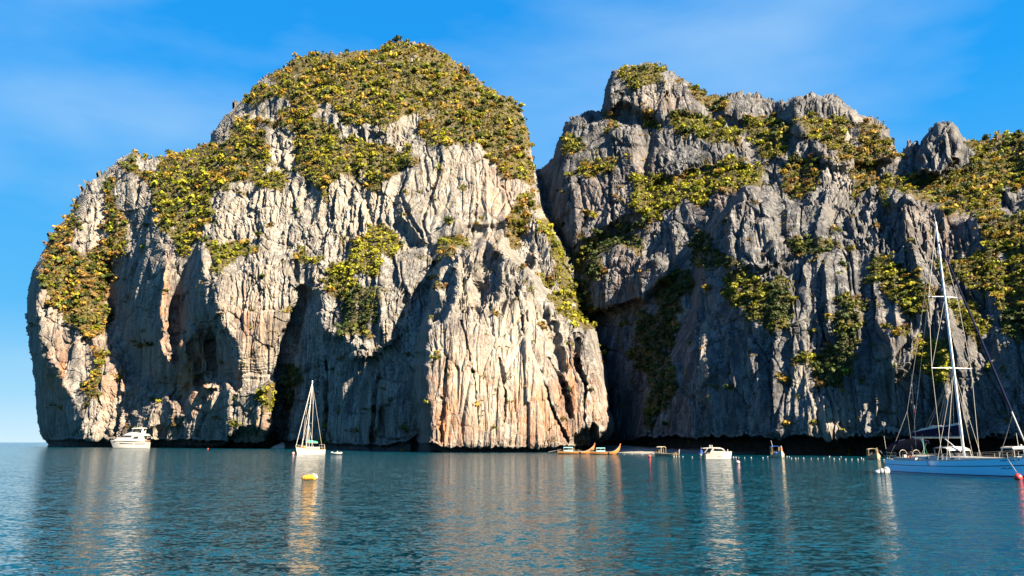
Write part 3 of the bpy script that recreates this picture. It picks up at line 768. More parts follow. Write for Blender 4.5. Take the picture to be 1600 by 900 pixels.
def foliage(cent, rad, col, ncard, flat=0.75, rng=RNG, csz=0.36):
    """leaf sprays for many crowns at once: cent (n,3), rad (n,), col (n,3)"""
    n = len(cent); nl = 5
    lobe = rng.normal(size=(n, nl, 3)); lobe /= np.linalg.norm(lobe, axis=2)[..., None]
    lobe[..., 2] = np.abs(lobe[..., 2]) * 0.8 - 0.1
    lobe *= rng.uniform(0.25, 0.75, (n, nl, 1)); lobe[:, 0] *= 0.2
    lr = rng.uniform(0.35, 0.6, (n, nl)); lshade = rng.uniform(0.85, 1.15, (n, nl, 1))
    k = rng.integers(0, nl, (n, ncard)); ii = np.arange(n)[:, None]
    d = rng.normal(size=(n, ncard, 3)); d /= np.linalg.norm(d, axis=2)[..., None]
    c = lobe[ii, k] + d * (lr[ii, k] * rng.uniform(0.6, 1.0, (n, ncard)))[..., None]
    c[..., 2] *= flat
    nrm = d + rng.normal(size=d.shape) * 0.32 + np.array([0, 0, 0.25]); nrm /= np.linalg.norm(nrm, axis=2)[..., None]
    t1 = np.cross(nrm, rng.normal(size=d.shape)); t1 /= np.linalg.norm(t1, axis=2)[..., None]
    t2 = np.cross(nrm, t1)
    sz = rng.uniform(0.6, 1.25, (n, ncard, 1)) * csz
    q = np.stack([c + t1 * sz * 0.75, c + t2 * sz * 0.5 + t1 * sz * 0.1, c - t1 * sz * 0.7, c - t2 * sz * 0.55 - t1 * sz * 0.12], 2)
    q = q * rad[:, None, None, None] + cent[:, None, None, :]
    cc = col[:, None, :] * lshade[ii, k] * rng.uniform(0.82, 1.2, (n, ncard, 1))
    cc = np.repeat(cc[:, :, None, :], 4, 2)
    V = q.reshape(-1, 3)
    return V, np.arange(len(V)).reshape(-1, 4), cc.reshape(-1, 3)

def lookup(G, x, y):
    j = np.clip(np.searchsorted(G['xs'], np.asarray(x)), 0, G['X'].shape[1] - 1)
    i = np.clip(np.round((np.asarray(y) - G['y0']) / G['st']).astype(int), 0, G['X'].shape[0] - 1)
    return i, j

def scatter(G, polys, pals, step, rpx, thr, rng):
    H, Wd = G['X'].shape
    xs_ = np.arange(G['x0'], min(G['xs'][-1], 1760), step); ys_ = np.arange(G['y0'], G['y0'] + H * G['st'], step)
    X, Y = np.meshgrid(xs_, ys_)
    X = (X + rng.uniform(-.5, .5, X.shape) * step).ravel(); Y = (Y + rng.uniform(-.5, .5, Y.shape) * step).ravel()
    i, j = lookup(G, X, Y)
    ok = G['ins'][i, j]
    v = G['veg'][i, j] + 0.75 * pn(X / 24, Y / 17, X * 0, 50) + 0.35 * pn(X / 8, Y / 7, X * 0, 51)
    ok &= v > thr
    X, Y, i, j = X[ok], Y[ok], i[ok], j[ok]
    pal = np.full(len(X), 'gold', dtype=object)
    jx = X + 6 * pn(X / 10, Y / 10, X * 0, 52); jy = Y + 6 * pn(X / 10, Y / 10, X * 0, 53)
    for poly, p in zip(polys, pals):
        pal[inpoly(jx, jy, poly)] = p
    sel = np.clip(0.5 + 0.75 * pn(X / 20, Y / 20, X * 0, 54) + 0.45 * pn(X / 9, Y / 9, X * 0, 55) + rng.uniform(-.07, .07, len(X)), 0, 0.999)
    # shrubs that grow together share their kind: clumps of a few plants with one hue
    cv, cf, cg = cells(X / 17, Y / 14, X * 0, 9)
    sel = np.clip(0.75 * sel + 0.25 * cv + rng.uniform(-.04, .04, len(X)), 0, 0.999)
    tone = 0.70 + 0.55 * ((cv * 37.7) % 1.0)
    col = np.array([PAL[MIX[p][int(q * len(MIX[p]))]] for p, q in zip(pal, sel)])
    col = col * tone[:, None] * rng.uniform(0.9, 1.1, (len(X), 1)) * rng.uniform(0.93, 1.07, (len(X), 3))
    P = G['P'][i, j]
    r = (rpx[0] + (rpx[1] - rpx[0]) * rng.uniform(0, 1, len(X)) ** 2.2) * P[:, 1] / F
    return dict(x=X, y=Y, P=P + G['N'][i, j] * (r * 0.25)[:, None] + np.array([0, 0, 1.0]) * (r * 0.1)[:, None], r=r, col=col)

def cat(*ds):
    return {k: np.concatenate([d[k] for d in ds]) for k in ds[0]}

THICK = []
for G, polys, pals, nm in ((G_L, LEFT_VEG, LEFT_PAL, 'left'), (G_R, RIGHT_VEG, RIGHT_PAL, 'right')):
    big = scatter(G, polys, pals, 6.0, (3.0, 11.5), 0.51, RNG)
    mid = scatter(G, polys, pals, 3.9, (1.7, 3.2), 0.42, RNG)
    # a few tufts rooted in cracks of the bare rock
    tuf = scatter(G, polys, pals, 9.0, (1.3, 3.4) if nm == 'left' else (1.6, 4.6), 0.34 if nm == 'left' else 0.24, RNG)
    keep = tuf['y'] < 672
    tuf = {k: v[keep] for k, v in tuf.items()}
    THICK.append((big, mid, tuf))

# the ones that show largest stand as shrubs of their own; the rest is one thicket per cliff
PROTO = {}
def shrub_mesh(kind, var):
    if (kind, var) not in PROTO:
        rng = np.random.default_rng(100 + 10 * var + len(kind))
        V, Fc, C = foliage(np.zeros((1, 3)), np.ones(1), np.array([PAL[kind]]), 90, rng=rng, csz=0.30)
        o = np_mesh('shrub', V, Fc, [M_LEAF], cols={'leaf_colour': C})
        PROTO[(kind, var)] = o.data
        bpy.data.objects.remove(o)
    return PROTO[(kind, var)]

PALK = list(PAL)
def nearest_kind(c):
    return min(PALK, key=lambda k: sum(abs(math.log(PAL[k][q] / max(1e-4, c[q]))) for q in range(3)))
WORD = dict(lime='lime yellow', bright='bright green', olive='olive green', dark='dark green', gold='golden brown', russet='russet brown', hedge='mid green')

def solo(kind, P, r, label, group=None, cat_='shrub', name='shrub', squash=(1, 1, 1)):
    o = bpy.data.objects.new(name, shrub_mesh(kind, random.randrange(3)))
    COL.objects.link(o)
    o.location = P
    o.scale = (r * squash[0], r * squash[1], r * squash[2])
    o.rotation_euler = (random.uniform(-.2, .2), random.uniform(-.2, .2), random.uniform(0, 6.28))
    return tag(o, label, cat_, group)

def region(nm, x, y):
    if nm == 'left':
        if y < 230 and x > 330: return 'the left half of the dome' if x < 560 else ('the top of the dome' if y < 140 else 'the right flank of the dome')
        if x < 200: return 'the outer left shoulder'
        if y < 330 and x > 440: return 'the green slope under the dome'
        if x < 440: return 'the upper slope left of the dome'
        if x > 780: return 'the left cliff right ridge'
        return 'the ledges amid the left cliff'
    if x < 1110 and y < 230: return 'the highest right-hand summit'
    if x > 1440: return 'the far right slope above the yacht' if y > 350 else 'the far right skyline slope'
    if y < 230: return 'the crest beside the highest summit'
    if y < 340: return 'the upper shelves of the right cliff'
    if x < 1110: return 'the shaded gully between the cliffs'
    return 'the middle of the right cliff' if y < 480 else 'the lower wall of the right cliff'

ORD = 'second third fourth fifth sixth seventh eighth ninth tenth eleventh twelfth thirteenth fourteenth fifteenth sixteenth seventeenth eighteenth nineteenth'.split()
NSOLO = 0
for (big, mid, tuf), nm, G in zip(THICK, ('left', 'right'), (G_L, G_R)):
    inframe = (big['x'] < 1596) & (big['x'] > 4)
    order = np.argsort(-np.where(inframe, big['r'] / big['P'][:, 1], 0))
    pick = order[:112]
    rest = np.setdiff1d(np.arange(len(big['r'])), pick)
    sets = {}
    for q in sorted(pick, key=lambda q_: big['x'][q_]):
        sets.setdefault((nearest_kind(big['col'][q]), region(nm, big['x'][q], big['y'][q])), []).append(q)
    for (k, rg), qs in sets.items():
        for i, q in enumerate(qs):
            n = len(qs)
            if n == 1: lab = f'only {WORD[k]} shrub on {rg}'
            elif i == 0: lab = f'leftmost {WORD[k]} shrub on {rg}'
            elif i == n - 1: lab = f'rightmost {WORD[k]} shrub on {rg}'
            else: lab = f'{ORD[min(i, 18) - 1]} {WORD[k]} shrub from the left on {rg}'
            solo(k, big['P'][q], float(big['r'][q]), lab, f'{WORD[k]} shrubs on {rg}')
    al = cat({k: v[rest] for k, v in big.items()}, mid, tuf)
    ncs = 28
    V, Fc, C = foliage(al['P'], al['r'], al['col'], ncs, csz=0.42)
    tag(np_mesh('thicket', V, Fc, [M_LEAF], cols={'leaf_colour': C}), kind='stuff')
    print(nm, len(al['r']), 'bushes in the thicket')

# ------------------------------------------------------------------ boats: builders
class MB:
    def __init__(self): self.v = []; self.f = []
    def add(self, vs, fs):
        b = len(self.v); self.v += [tuple(p) for p in vs]; self.f += [tuple(b + i for i in f) for f in fs]; return self
    def box(self, c, sz, rz=0.0, taper=1.0):
        x, y, z = (q / 2 for q in sz); vs = []
        for dz in (-z, z):
            k = taper if dz > 0 else 1.0
            for dx, dy in ((-x, -y), (x, -y), (x, y), (-x, y)):
                a, b = dx * k, dy * k
                vs.append((c[0] + a * math.cos(rz) - b * math.sin(rz), c[1] + a * math.sin(rz) + b * math.cos(rz), c[2] + dz))
        return self.add(vs, [(3, 2, 1, 0), (4, 5, 6, 7), (0, 1, 5, 4), (1, 2, 6, 5), (2, 3, 7, 6), (3, 0, 4, 7)])
    def tube(self, pts, r, n=6, r1=None):
        pts = [Vector(p) for p in pts]; r1 = r if r1 is None else r1; rings = []
        for i, p in enumerate(pts):
            d = (pts[min(i + 1, len(pts) - 1)] - pts[max(i - 1, 0)]).normalized()
            u = d.cross(Vector((0, 0, 1)) if abs(d.z) < 0.9 else Vector((1, 0, 0))).normalized(); w = d.cross(u)
            rr = r + (r1 - r) * i / max(1, len(pts) - 1)
            rings.append([p + (u * math.cos(a) + w * math.sin(a)) * rr for a in (2 * math.pi * k / n for k in range(n))])
        return self.loft(rings, True)
    def loft(self, rings, closed=True, caps=True):
        n = len(rings[0]); vs = [p for r in rings for p in r]; fs = []
        for i in range(len(rings) - 1):
            for k in range(n if closed else n - 1):
                k2 = (k + 1) % n
                fs.append((i * n + k, i * n + k2, (i + 1) * n + k2, (i + 1) * n + k))
        if caps:
            fs.append(tuple(reversed(range(n)))); fs.append(tuple((len(rings) - 1) * n + k for k in range(n)))
        return self.add(vs, fs)
    def prism(self, prof, y0, y1, inset=0.0):
        """x/z outline carried across from y0 to y1; inset leans the upper points inwards"""
        zs = [p[1] for p in prof]; zl, zh = min(zs), max(zs)
        def yy(y, z): return y - math.copysign(inset * (z - zl) / max(1e-6, zh - zl), y)
        a = [(x, yy(y0, z), z) for x, z in prof]; b = [(x, yy(y1, z), z) for x, z in prof]
        return self.loft([a, b], True)
    def ell(self, c, r, nu=10, nv=6, rz=0.0):
        vs = []; fs = []
        for j in range(1, nv):
            t = math.pi * j / nv
            for i in range(nu):
                a = 2 * math.pi * i / nu
                x, y, z = r[0] * math.sin(t) * math.cos(a), r[1] * math.sin(t) * math.sin(a), r[2] * math.cos(t)
                vs.append((c[0] + x * math.cos(rz) - y * math.sin(rz), c[1] + x * math.sin(rz) + y * math.cos(rz), c[2] + z))
        top = len(vs); vs += [(c[0], c[1], c[2] + r[2]), (c[0], c[1], c[2] - r[2])]
        for j in range(nv - 2):
            for i in range(nu):
                i2 = (i + 1) % nu
                fs.append((j * nu + i, (j + 1) * nu + i, (j + 1) * nu + i2, j * nu + i2))
        for i in range(nu):
            fs.append((top, i, (i + 1) % nu)); fs.append((top + 1, (nv - 2) * nu + (i + 1) % nu, (nv - 2) * nu + i))
        return self.add(vs, fs)
    def ring(self, c, R_, r, axis='x', n=16, arc=1.0):
        pts = []
        for k in range(n + 1):
            a = 2 * math.pi * arc * k / n
            q = (0, math.cos(a) * R_, math.sin(a) * R_) if axis == 'x' else ((math.cos(a) * R_, 0, math.sin(a) * R_) if axis == 'y' else (math.cos(a) * R_, math.sin(a) * R_, 0))
            pts.append((c[0] + q[0], c[1] + q[1], c[2] + q[2]))
        return self.tube(pts, r)
    def build(self, name, mat, parent=None, smooth=False):
        me = bpy.data.meshes.new(name)
        me.from_pydata(self.v, [], self.f); me.materials.append(mat)
        if smooth: me.polygons.foreach_set('use_smooth', [True] * len(me.polygons))
        me.update()
        o = bpy.data.objects.new(name, me); COL.objects.link(o)
        if parent is not None: o.parent = parent
        return o

def thing(name, label, cat_, loc, head=None, group=None):
    o = bpy.data.objects.new(name, None); COL.objects.link(o); o.empty_display_size = 0.5
    o.location = loc
    if head is not None: o.rotation_euler = (0, 0, math.atan2(head[1], head[0]))
    return tag(o, label, cat_, group)

class Hull:
    """x from the stern (0) to the stem (L); v from the waterline (0) to the sheer (1)"""
    def __init__(s, L, B, zst, zmid, zbow, rake=0.06, stern=0.8, draft=0.5, fine=2.3, flare=0.8):
        s.L, s.B, s.z0, s.z1, s.z2, s.rake, s.stern, s.draft, s.fine, s.flare = L, B, zst, zmid, zbow, rake, stern, draft, fine, flare
    def half(s, t):
        if t < 0.42: return s.B / 2 * (s.stern + (1 - s.stern) * math.sin(math.pi / 2 * t / 0.42))
        return s.B / 2 * max(0.012, 1 - ((t - 0.42) / 0.58) ** s.fine)
    def sheer(s, t):
        return s.z0 * (1 - t) * (1 - 2 * t) + s.z1 * 4 * t * (1 - t) + s.z2 * t * (2 * t - 1)
    def p(s, t, v, side, out=0.0):
        b = s.half(t); zs = s.sheer(t); vv = max(0.0, v)
        wl = b * (1 - (1 - s.flare) * (0.4 + 0.6 * t))
        y = wl + (b - wl) * vv ** 0.8
        x = t * s.L * (1 - s.rake * (1 - vv))
        z = zs * v
        if v < 0:
            y = wl * max(0.02, (1 + v)) ** 0.5; z = s.draft * v
        return (x, side * (y + out), z)
    def skin(s, v0, v1, nt=26, nv=5, out=0.0, sides=(1, -1), t0=0.0, t1=1.0):
        m = MB()
        for sd in sides:
            rows = [[s.p(t0 + (t1 - t0) * i / nt, v0 + (v1 - v0) * j / nv, sd, out) for j in range(nv + 1)] for i in range(nt + 1)]
            m.loft(rows, False, False)
        return m
    def body(s, v1=1.0):
        m = s.skin(-1, 0, nv=4); k = s.skin(0, v1, nv=5); m.add(k.v, k.f)
        tr = [s.p(0, v, 1) for v in (v1, .5 * v1, 0, -.5, -1)] + [s.p(0, v, -1) for v in (-.5, 0, .5 * v1, v1)]
        m.add(tr, [tuple(range(len(tr)))])
        return m
    def deck(s, drop=0.03, nt=26, crown=0.05):
        rows = []
        for i in range(nt + 1):
            t = i / nt; a = s.p(t, 1, 1); b = s.p(t, 1, -1); z = a[2] - drop
            rows.append([(a[0], a[1], z), (a[0], a[1] * .5, z + crown), (a[0], 0, z + crown * 1.3), (b[0], b[1] * .5, z + crown), (b[0], b[1], z)])
        return MB().loft(rows, False, False)

M_WHITE = plain('white_gelcoat', (0.29, 0.285, 0.275), 0.25, var=0.05, coat=0.3)
M_DECK = plain('deck_white', (0.374, 0.363, 0.341), 0.6, var=0.06)
M_SKYBLUE = plain('light_blue_gelcoat', (0.20, 0.66, 0.93), 0.22, var=0.04, coat=0.4)
M_NAVY = plain('navy_canvas', (0.0025, 0.005, 0.022), 0.8, var=0.2)
M_NAVYP = plain('navy_paint', (0.01, 0.014, 0.07), 0.3, var=0.1)
M_ALU = plain('mast_aluminium', (0.62, 0.63, 0.65), 0.4, 0.25, var=0.06)
M_WIRE = plain('rigging_wire', (0.322, 0.301, 0.266), 0.5, 0.2, var=0.1)
M_GLASS = plain('tinted_glass', (0.015, 0.017, 0.02), 0.08, var=0.1)
M_ORANGE = plain('orange_plastic', (0.49, 0.091, 0.021), 0.5)
M_RED = plain('red_buoy_plastic', (0.434, 0.0385, 0.028), 0.45)
M_PINK = plain('faded_pink_plastic', (0.429, 0.234, 0.234), 0.5)
M_YELLOW = plain('yellow_plastic', (0.468, 0.234, 0.0195), 0.5)
M_TEAK = plain('varnished_orange_wood', (0.2604, 0.1054, 0.0217), 0.5, var=0.3)
M_PALEWOOD = plain('pale_bare_wood', (0.276, 0.204, 0.12), 0.7, var=0.25)
M_CYAN = plain('turquoise_paint', (0.169, 0.3575, 0.39), 0.5, var=0.15)
M_BLUEC = plain('blue_canvas', (0.02, 0.07, 0.32), 0.8, var=0.2)
for m_ in (M_NAVY, M_BLUEC):
    m_.node_tree.nodes['Principled BSDF'].inputs['Specular IOR Level'].default_value = 0.08
M_GREENC = plain('green_canvas', (0.02, 0.20, 0.13), 0.8, var=0.2)
M_DARK = plain('dark_rubber', (0.02, 0.02, 0.022), 0.7)
M_CREAM = plain('cream_paint', (0.372, 0.312, 0.228), 0.55, var=0.15)

class Frame:
    """finds where a sight line through the photograph meets a lengthwise plane of a boat"""
    def __init__(s, stern, bow):
        s.o = Vector((stern.x, stern.y, 0)); h = Vector((bow.x - stern.x, bow.y - stern.y, 0)); s.L = h.length
        s.e1 = h.normalized(); s.e2 = Vector((-s.e1.y, s.e1.x, 0))
    def at(s, x, y, c=0.0):
        tx, tz = tans(x, y); d = Vector((float(tx), 1.0, float(tz))); o = Vector((0, 0, EYE))
        k = (c - (o - s.o).dot(s.e2)) / d.dot(s.e2); w = o + d * k - s.o
        return (w.dot(s.e1), c, w.z)

# ---------------------------------------------------------------- the big sailing yacht
fr = Frame(on_water(1408, 737.6), on_water(1617, 749.5))
Y = thing('sailing_yacht', 'large light blue sailing yacht with tall bare mast and navy sail cover', 'sailing yacht', fr.o, fr.e1)
hl = Hull(fr.L, 4.5, 1.42, 1.45, 1.95, rake=0.04, stern=0.82, fine=2.4, flare=0.86)
hl.body().build('hull', M_SKYBLUE, Y)
hl.skin(0.60, 0.645, nv=1, out=0.012).build('sheer_stripe', M_NAVYP, Y)
hl.skin(0.02, 0.07, nv=1, out=0.012).build('boot_stripe', M_WHITE, Y)
hl.skin(0.085, 0.14, nv=1, out=0.012).build('boot_stripe', M_NAVYP, Y)
hl.skin(0.965, 1.02, nv=1, out=0.02).build('toe_rail', M_WHITE, Y)
hl.deck().build('deck', M_DECK, Y)
# coachroof with its ports
xa, xb = fr.at(1418, 712, -1.4)[0], fr.at(1585, 712, 0)[0]
rings = []
for k in range(15):
    u = k / 14; x = xa + (xb - xa) * u; zd = hl.sheer(x / hl.L) - 0.05
    hgt = 0.52 * (1 - u ** 2.2) + 0.03; w = min(1.55 * (1 - 0.55 * u ** 1.6), hl.half(x / hl.L) - 0.35)
    rings.append([(x, w, zd), (x, w * 0.9, zd + hgt * 0.8), (x, w * 0.6, zd + hgt), (x, 0, zd + hgt * 1.1), (x, -w * 0.6, zd + hgt), (x, -w * 0.9, zd + hgt * 0.8), (x, -w, zd)])
MB().loft(rings, False, True).build('coachroof', M_WHITE, Y)
def roof_side(x, v):
    u = (x - xa) / (xb - xa); zd = hl.sheer(x / hl.L) - 0.05
    hgt = 0.52 * (1 - u ** 2.2) + 0.03; w = min(1.55 * (1 - 0.55 * u ** 1.6), hl.half(x / hl.L) - 0.35)
    return (w * (1 - 0.1 * v) + 0.012, zd + hgt * 0.8 * v)
for px in (1431, 1449, 1468, 1485):
    x0 = fr.at(px - 2.6, 715, -1.4)[0]; x1 = fr.at(px + 2.6, 715, -1.4)[0]
    for sd in (-1, 1):
        m = MB(); rr = []
        for x in (x0, x1):
            (w0, z0), (w1, z1) = roof_side(x, 0.42), roof_side(x, 0.82)
            rr.append([(x, sd * w0, z0), (x, sd * w1, z1), (x, sd * (w1 - .03), z1), (x, sd * (w0 - .03), z0)])
        m.loft(rr, True).build('port_window', M_GLASS, Y)
# mast, boom, rigging
mb = fr.at(1505.5, 704); mt = fr.at(1462, 347)
def on_mast(z):
    k = (z - mb[2]) / (mt[2] - mb[2]); return (mb[0] + (mt[0] - mb[0]) * k, 0.0, z)
mz = [1.75 + (mt[2] - 1.75) * k / 8 for k in range(9)]
m = MB(); rings = []
for z in mz:
    c = on_mast(z); k = 1 - 0.35 * max(0, (z - 12) / (mt[2] - 12))
    rings.append([(c[0] + 0.145 * k * math.cos(a), 0.10 * k * math.sin(a), z) for a in (2 * math.pi * q / 10 for q in range(10))])
mast = m.loft(rings).build('mast', M_ALU, Y, True)
MB().tube([mt, (mt[0] - .1, 0, mt[2] + 0.9)], 0.014).build('aerial', M_WIRE, mast)
zs1 = fr.at(1482, 576)[2]; zs2 = fr.at(1476, 463.5)[2]
SP = []
for z, hw in ((zs1, 2.25), (zs2, 1.65)):
    c = on_mast(z)
    MB().tube([(c[0] - .25, -hw, z), (c[0], 0, z), (c[0] - .25, hw, z)], 0.033).build('spreader', M_ALU, Y)
    SP.append((c[0] - .25, hw, z))
xc = fr.at(1533, 707, 2.0)[0] - 0.4
top = on_mast(mt[2] - 0.35)
for sd in (-1, 1):
    wz = hl.sheer(xc / hl.L); wy = hl.half(xc / hl.L) - 0.12
    MB().tube([(xc, sd * wy, wz), (SP[0][0], sd * SP[0][1], SP[0][2]), (SP[1][0], sd * SP[1][1], SP[1][2]), top], 0.022, 5).build('shroud', M_WIRE, Y)
    MB().tube([(xc + .45, sd * (wy - .1), wz), on_mast(zs1 - 0.2)], 0.020, 5).build('shroud', M_WIRE, Y)
    MB().tube([(xc - .7, sd * (wy - .05), wz), on_mast(zs1 - 0.1)], 0.020, 5).build('shroud', M_WIRE, Y)
    MB().tube([(SP[0][0], sd * SP[0][1], SP[0][2]), on_mast(zs2 - .1)], 0.016, 5).build('shroud', M_WIRE, Y)
    MB().tube([(0.25, sd * 1.5, hl.sheer(0)), (2.0, 0, 6.5), on_mast(mt[2] - 0.05)], 0.020, 5).build('backstay', M_WIRE, Y)
bz = fr.at(1470, 683)[2]; bx0 = on_mast(bz)[0] - 0.2; bx1 = fr.at(1426, 683.5)[0]
boom = MB().tube([(bx0, 0, bz), (bx1, 0, bz + 0.02)], 0.12, 8).build('boom', M_WHITE, Y)
rr = []
for k in range(9):
    u = k / 8; x = bx1 + 0.15 + (bx0 - bx1 - 0.2) * u; hh = 0.42 + 0.75 * u ** 0.8; w = 0.20 + 0.06 * math.sin(3.1 * u)
    rr.append([(x, -w * .6, bz + .1), (x, -w, bz + .1 + hh * .5), (x, -w * .7, bz + .1 + hh * .92), (x, w * .7, bz + .1 + hh * .92), (x, w, bz + .1 + hh * .5), (x, w * .6, bz + .1)])
MB().loft(rr).build('sail_cover', M_NAVY, boom)
rr = []
for k in range(13):
    u = k / 12; x = bx1 + 0.5 + (bx0 - bx1 - 0.5) * u; hh = 0.42 + 0.75 * u ** 0.8; w = 0.17; e = 0.07 + 0.08 * math.sin(7 * u) + (0.22 if 0.35 < u < 0.6 else 0.1) * (u > .1)
    zb = bz + .1 + hh * .92
    rr.append([(x, -w, zb - .02), (x, -w * .7, zb + e), (x, w * .5, zb + e * 1.1), (x, w, zb - .02)])
MB().loft(rr).build('furled_mainsail', M_WHITE, boom)
for u in (0.25, 0.55, 0.85):
    for sd in (-1, 1):
        x = bx1 + (bx0 - bx1) * u
        MB().tube([(x, sd * .2, bz + .15), on_mast(bz + 6.0 + u * 3)], 0.016, 4).build('lazy_jack', M_WIRE, Y)
MB().tube([(bx1 + .1, 0, bz + .1), on_mast(mt[2] - 0.2)], 0.018, 4).build('topping_lift', M_WIRE, Y)
MB().tube([(bx0 - 2.2, 0, bz - .1), (bx0 - .2, 0, 2.3)], 0.04, 6).build('boom_vang', M_ALU, Y)
MB().tube([(bx1 + 1.2, 0, bz - .1), (bx1 + 1.6, .3, 2.0), (bx1 + 1.2, .25, bz - .1), (bx1 + 1.9, -.3, 2.0)], 0.02, 4).build('mainsheet', plain('green_rope', (0.12, 0.35, 0.28), 0.8), Y)
bow = (hl.L - 0.1, 0, hl.sheer(1) + 0.05); ft = fr.at(1466, 374)
def stay(k): return tuple(ft[i] + (bow[i] - ft[i]) * k for i in range(3))
MB().tube([stay(0.01), stay(0.4), stay(0.82)], 0.075, 8, 0.105).build('furled_jib', M_NAVY, Y)
MB().tube([stay(0.82), stay(0.985)], 0.07, 8, 0.05).build('furled_jib', M_WHITE, Y)
MB().tube([stay(0), top], 0.02, 5).build('forestay', M_WIRE, Y)
MB().ell((stay(.985)[0], 0, stay(.985)[2]), (.13, .13, .12)).build('furler_drum', M_DARK, Y)
js = fr.at(1562, 712, 0.9)
MB().tube([stay(0.83), tuple(stay(.83)[i] * .45 + js[i] * .55 + (-.12 if i == 2 else 0) for i in range(3)), js], 0.022, 5).build('jib_sheet', M_WIRE, Y)
# dodger, bimini, cockpit
d0, d1 = fr.at(1474, 702)[0], fr.at(1500, 702)[0]; dz = fr.at(1488, 699.5)[2]
dod = MB(); rr = []
for k in range(7):
    u = k / 6; x = d0 + (d1 - d0) * u; z = dz + .1 * math.sin(math.pi * u) - .22 * (u > .9)
    rr.append([(x, -1.25, z - .10), (x, -.9, z + .03), (x, 0, z + .07), (x, .9, z + .03), (x, 1.25, z - .10), (x, .9, z - .06), (x, 0, z - .03), (x, -.9, z - .06)])
dd = dod.loft(rr).build('dodger_roof', M_WHITE, Y)
for sd in (-1, 1):
    for x in (d0 + .15, d1 - .1):
        MB().tube([(x, sd * 1.15, dz - .1), (x + .1, sd * 1.2, 1.75)], 0.04).build('dodger_post', M_WHITE, Y)
MB().prism([(d1 - .1, 1.8), (d1 - .45, dz - .08), (d1 - .52, dz - .08), (d1 - .18, 1.8)], -1.15, 1.15).build('dodger_window', M_GLASS, Y)
b0, b1 = fr.at(1392, 700, 0)[0], fr.at(1428, 690, 0)[0]; z0, z1 = fr.at(1396, 700)[2], fr.at(1425, 687)[2]
rr = []
for k in range(9):
    u = k / 8; x = max(-.1, b0) + (b1 - max(-.1, b0)) * u; z = z0 - .25 + (z1 - z0 + .25) * math.sin(math.pi / 2 * u)
    rr.append([(x, -1.95, z - .45), (x, -1.75, z - .08), (x, -1, z + .08), (x, 0, z + .13), (x, 1, z + .08), (x, 1.75, z - .08), (x, 1.95, z - .45), (x, 1.7, z - .12), (x, 0, z + .08), (x, -1.7, z - .12)])
MB().loft(rr).build('bimini', M_NAVY, Y)
for x, z in ((b0 + .6, z0), (b1 - .4, z1)):
    for sd in (-1, 1):
        MB().tube([(x, sd * 1.85, z - .3), ((b0 + b1) / 2, sd * 1.9, 1.35)], 0.022).build('bimini_strut', M_WIRE, Y)
for sd in (-.8, .8):
    MB().ring((1.7, sd, 1.95), 0.45, 0.02, 'x').build('steering_wheel', M_WIRE, Y)
MB().box((1.85, 0.8, 1.55), (.3, .3, .7)).box((1.85, -.8, 1.55), (.3, .3, .7)).build('helm_pedestal', M_WHITE, Y)
MB().box((3.1, 1.55, 1.42), (3.4, .55, .42)).box((3.1, -1.55, 1.42), (3.4, .55, .42)).build('cockpit_coaming', M_DECK, Y)
# rails
m = MB()
for sd in (-1, 1):
    for t in (.10, .20, .31, .42, .53, .64, .75, .86):
        p = hl.p(t, 1, sd, -.08)
        MB().tube([p, (p[0], p[1], p[2] + .62)], .017, 5).build('stanchion', M_WIRE, Y)
    for hh in (.32, .62):
        MB().tube([(q[0], q[1], q[2] + hh) for q in (hl.p(t, 1, sd, -.08) for t in (.02, .1, .2, .31, .42, .53, .64, .75, .86, .95))], .009, 4).build('lifeline', M_WIRE, Y)
pl = [hl.p(.93, 1, 1, -.08), hl.p(.995, 1, 1, 0), hl.p(.93, 1, -1, -.08)]
MB().tube([(pl[0][0], pl[0][1], pl[0][2]), (pl[0][0], pl[0][1], pl[0][2] + .65), (pl[1][0] + .1, 0, pl[1][2] + .75), (pl[2][0], pl[2][1], pl[2][2] + .65), pl[2]], .022, 6).build('pulpit', M_WIRE, Y)
for sd in (-1, 1):
    a = hl.p(.0, 1, sd, -.1); b = hl.p(.08, 1, sd, -.08)
    MB().tube([(b[0], b[1], b[2]), (b[0], b[1], b[2] + .65), (a[0], a[1], a[2] + .7), (a[0], a[1] * .25, a[2] + .7), (a[0], a[1] * .25, a[2])], .022, 6).tube([(b[0], b[1], b[2] + .33), (a[0], a[1], a[2] + .36), (a[0], a[1] * .25, a[2] + .36)], .018, 5).build('pushpit', M_WIRE, Y)
lb = fr.at(1421, 708, -1.6)
MB().ring((lb[0], -1.65, hl.sheer(.1) + .45), .30, .085, 'y').build('life_ring', M_ORANGE, Y)
MB().box((.05, 1.2, 1.9), (.28, .3, .5), 0, .8).tube([(.0, 1.2, 1.7), (-.1, 1.2, 1.0)], .05).build('spare_outboard', M_NAVYP, Y)
MB().tube([(.3, -1.7, 1.3), (.1, -1.72, 3.9)], .02, 5).build('whip_aerial', M_WIRE, Y)
fl = fr.at(1432, 640, -1.3); fz = fl[2]
fg = MB().tube([(fl[0], -1.9, 1.3), (fl[0] + .4, -1.75, zs1 - .3)], .008, 4).build('flag_halyard', M_WIRE, Y)
MB().prism([(fl[0] + .15, fz - .35), (fl[0] + .42, fz - .30), (fl[0] + .45, fz + .05), (fl[0] + .18, fz)], -1.84, -1.82).build('courtesy_flag', M_RED, fg)
MB().prism([(fl[0] + .18, fz + .003), (fl[0] + .45, fz + .053), (fl[0] + .46, fz + .4), (fl[0] + .2, fz + .4)], -1.84, -1.82).build('courtesy_flag', M_WHITE, fg)
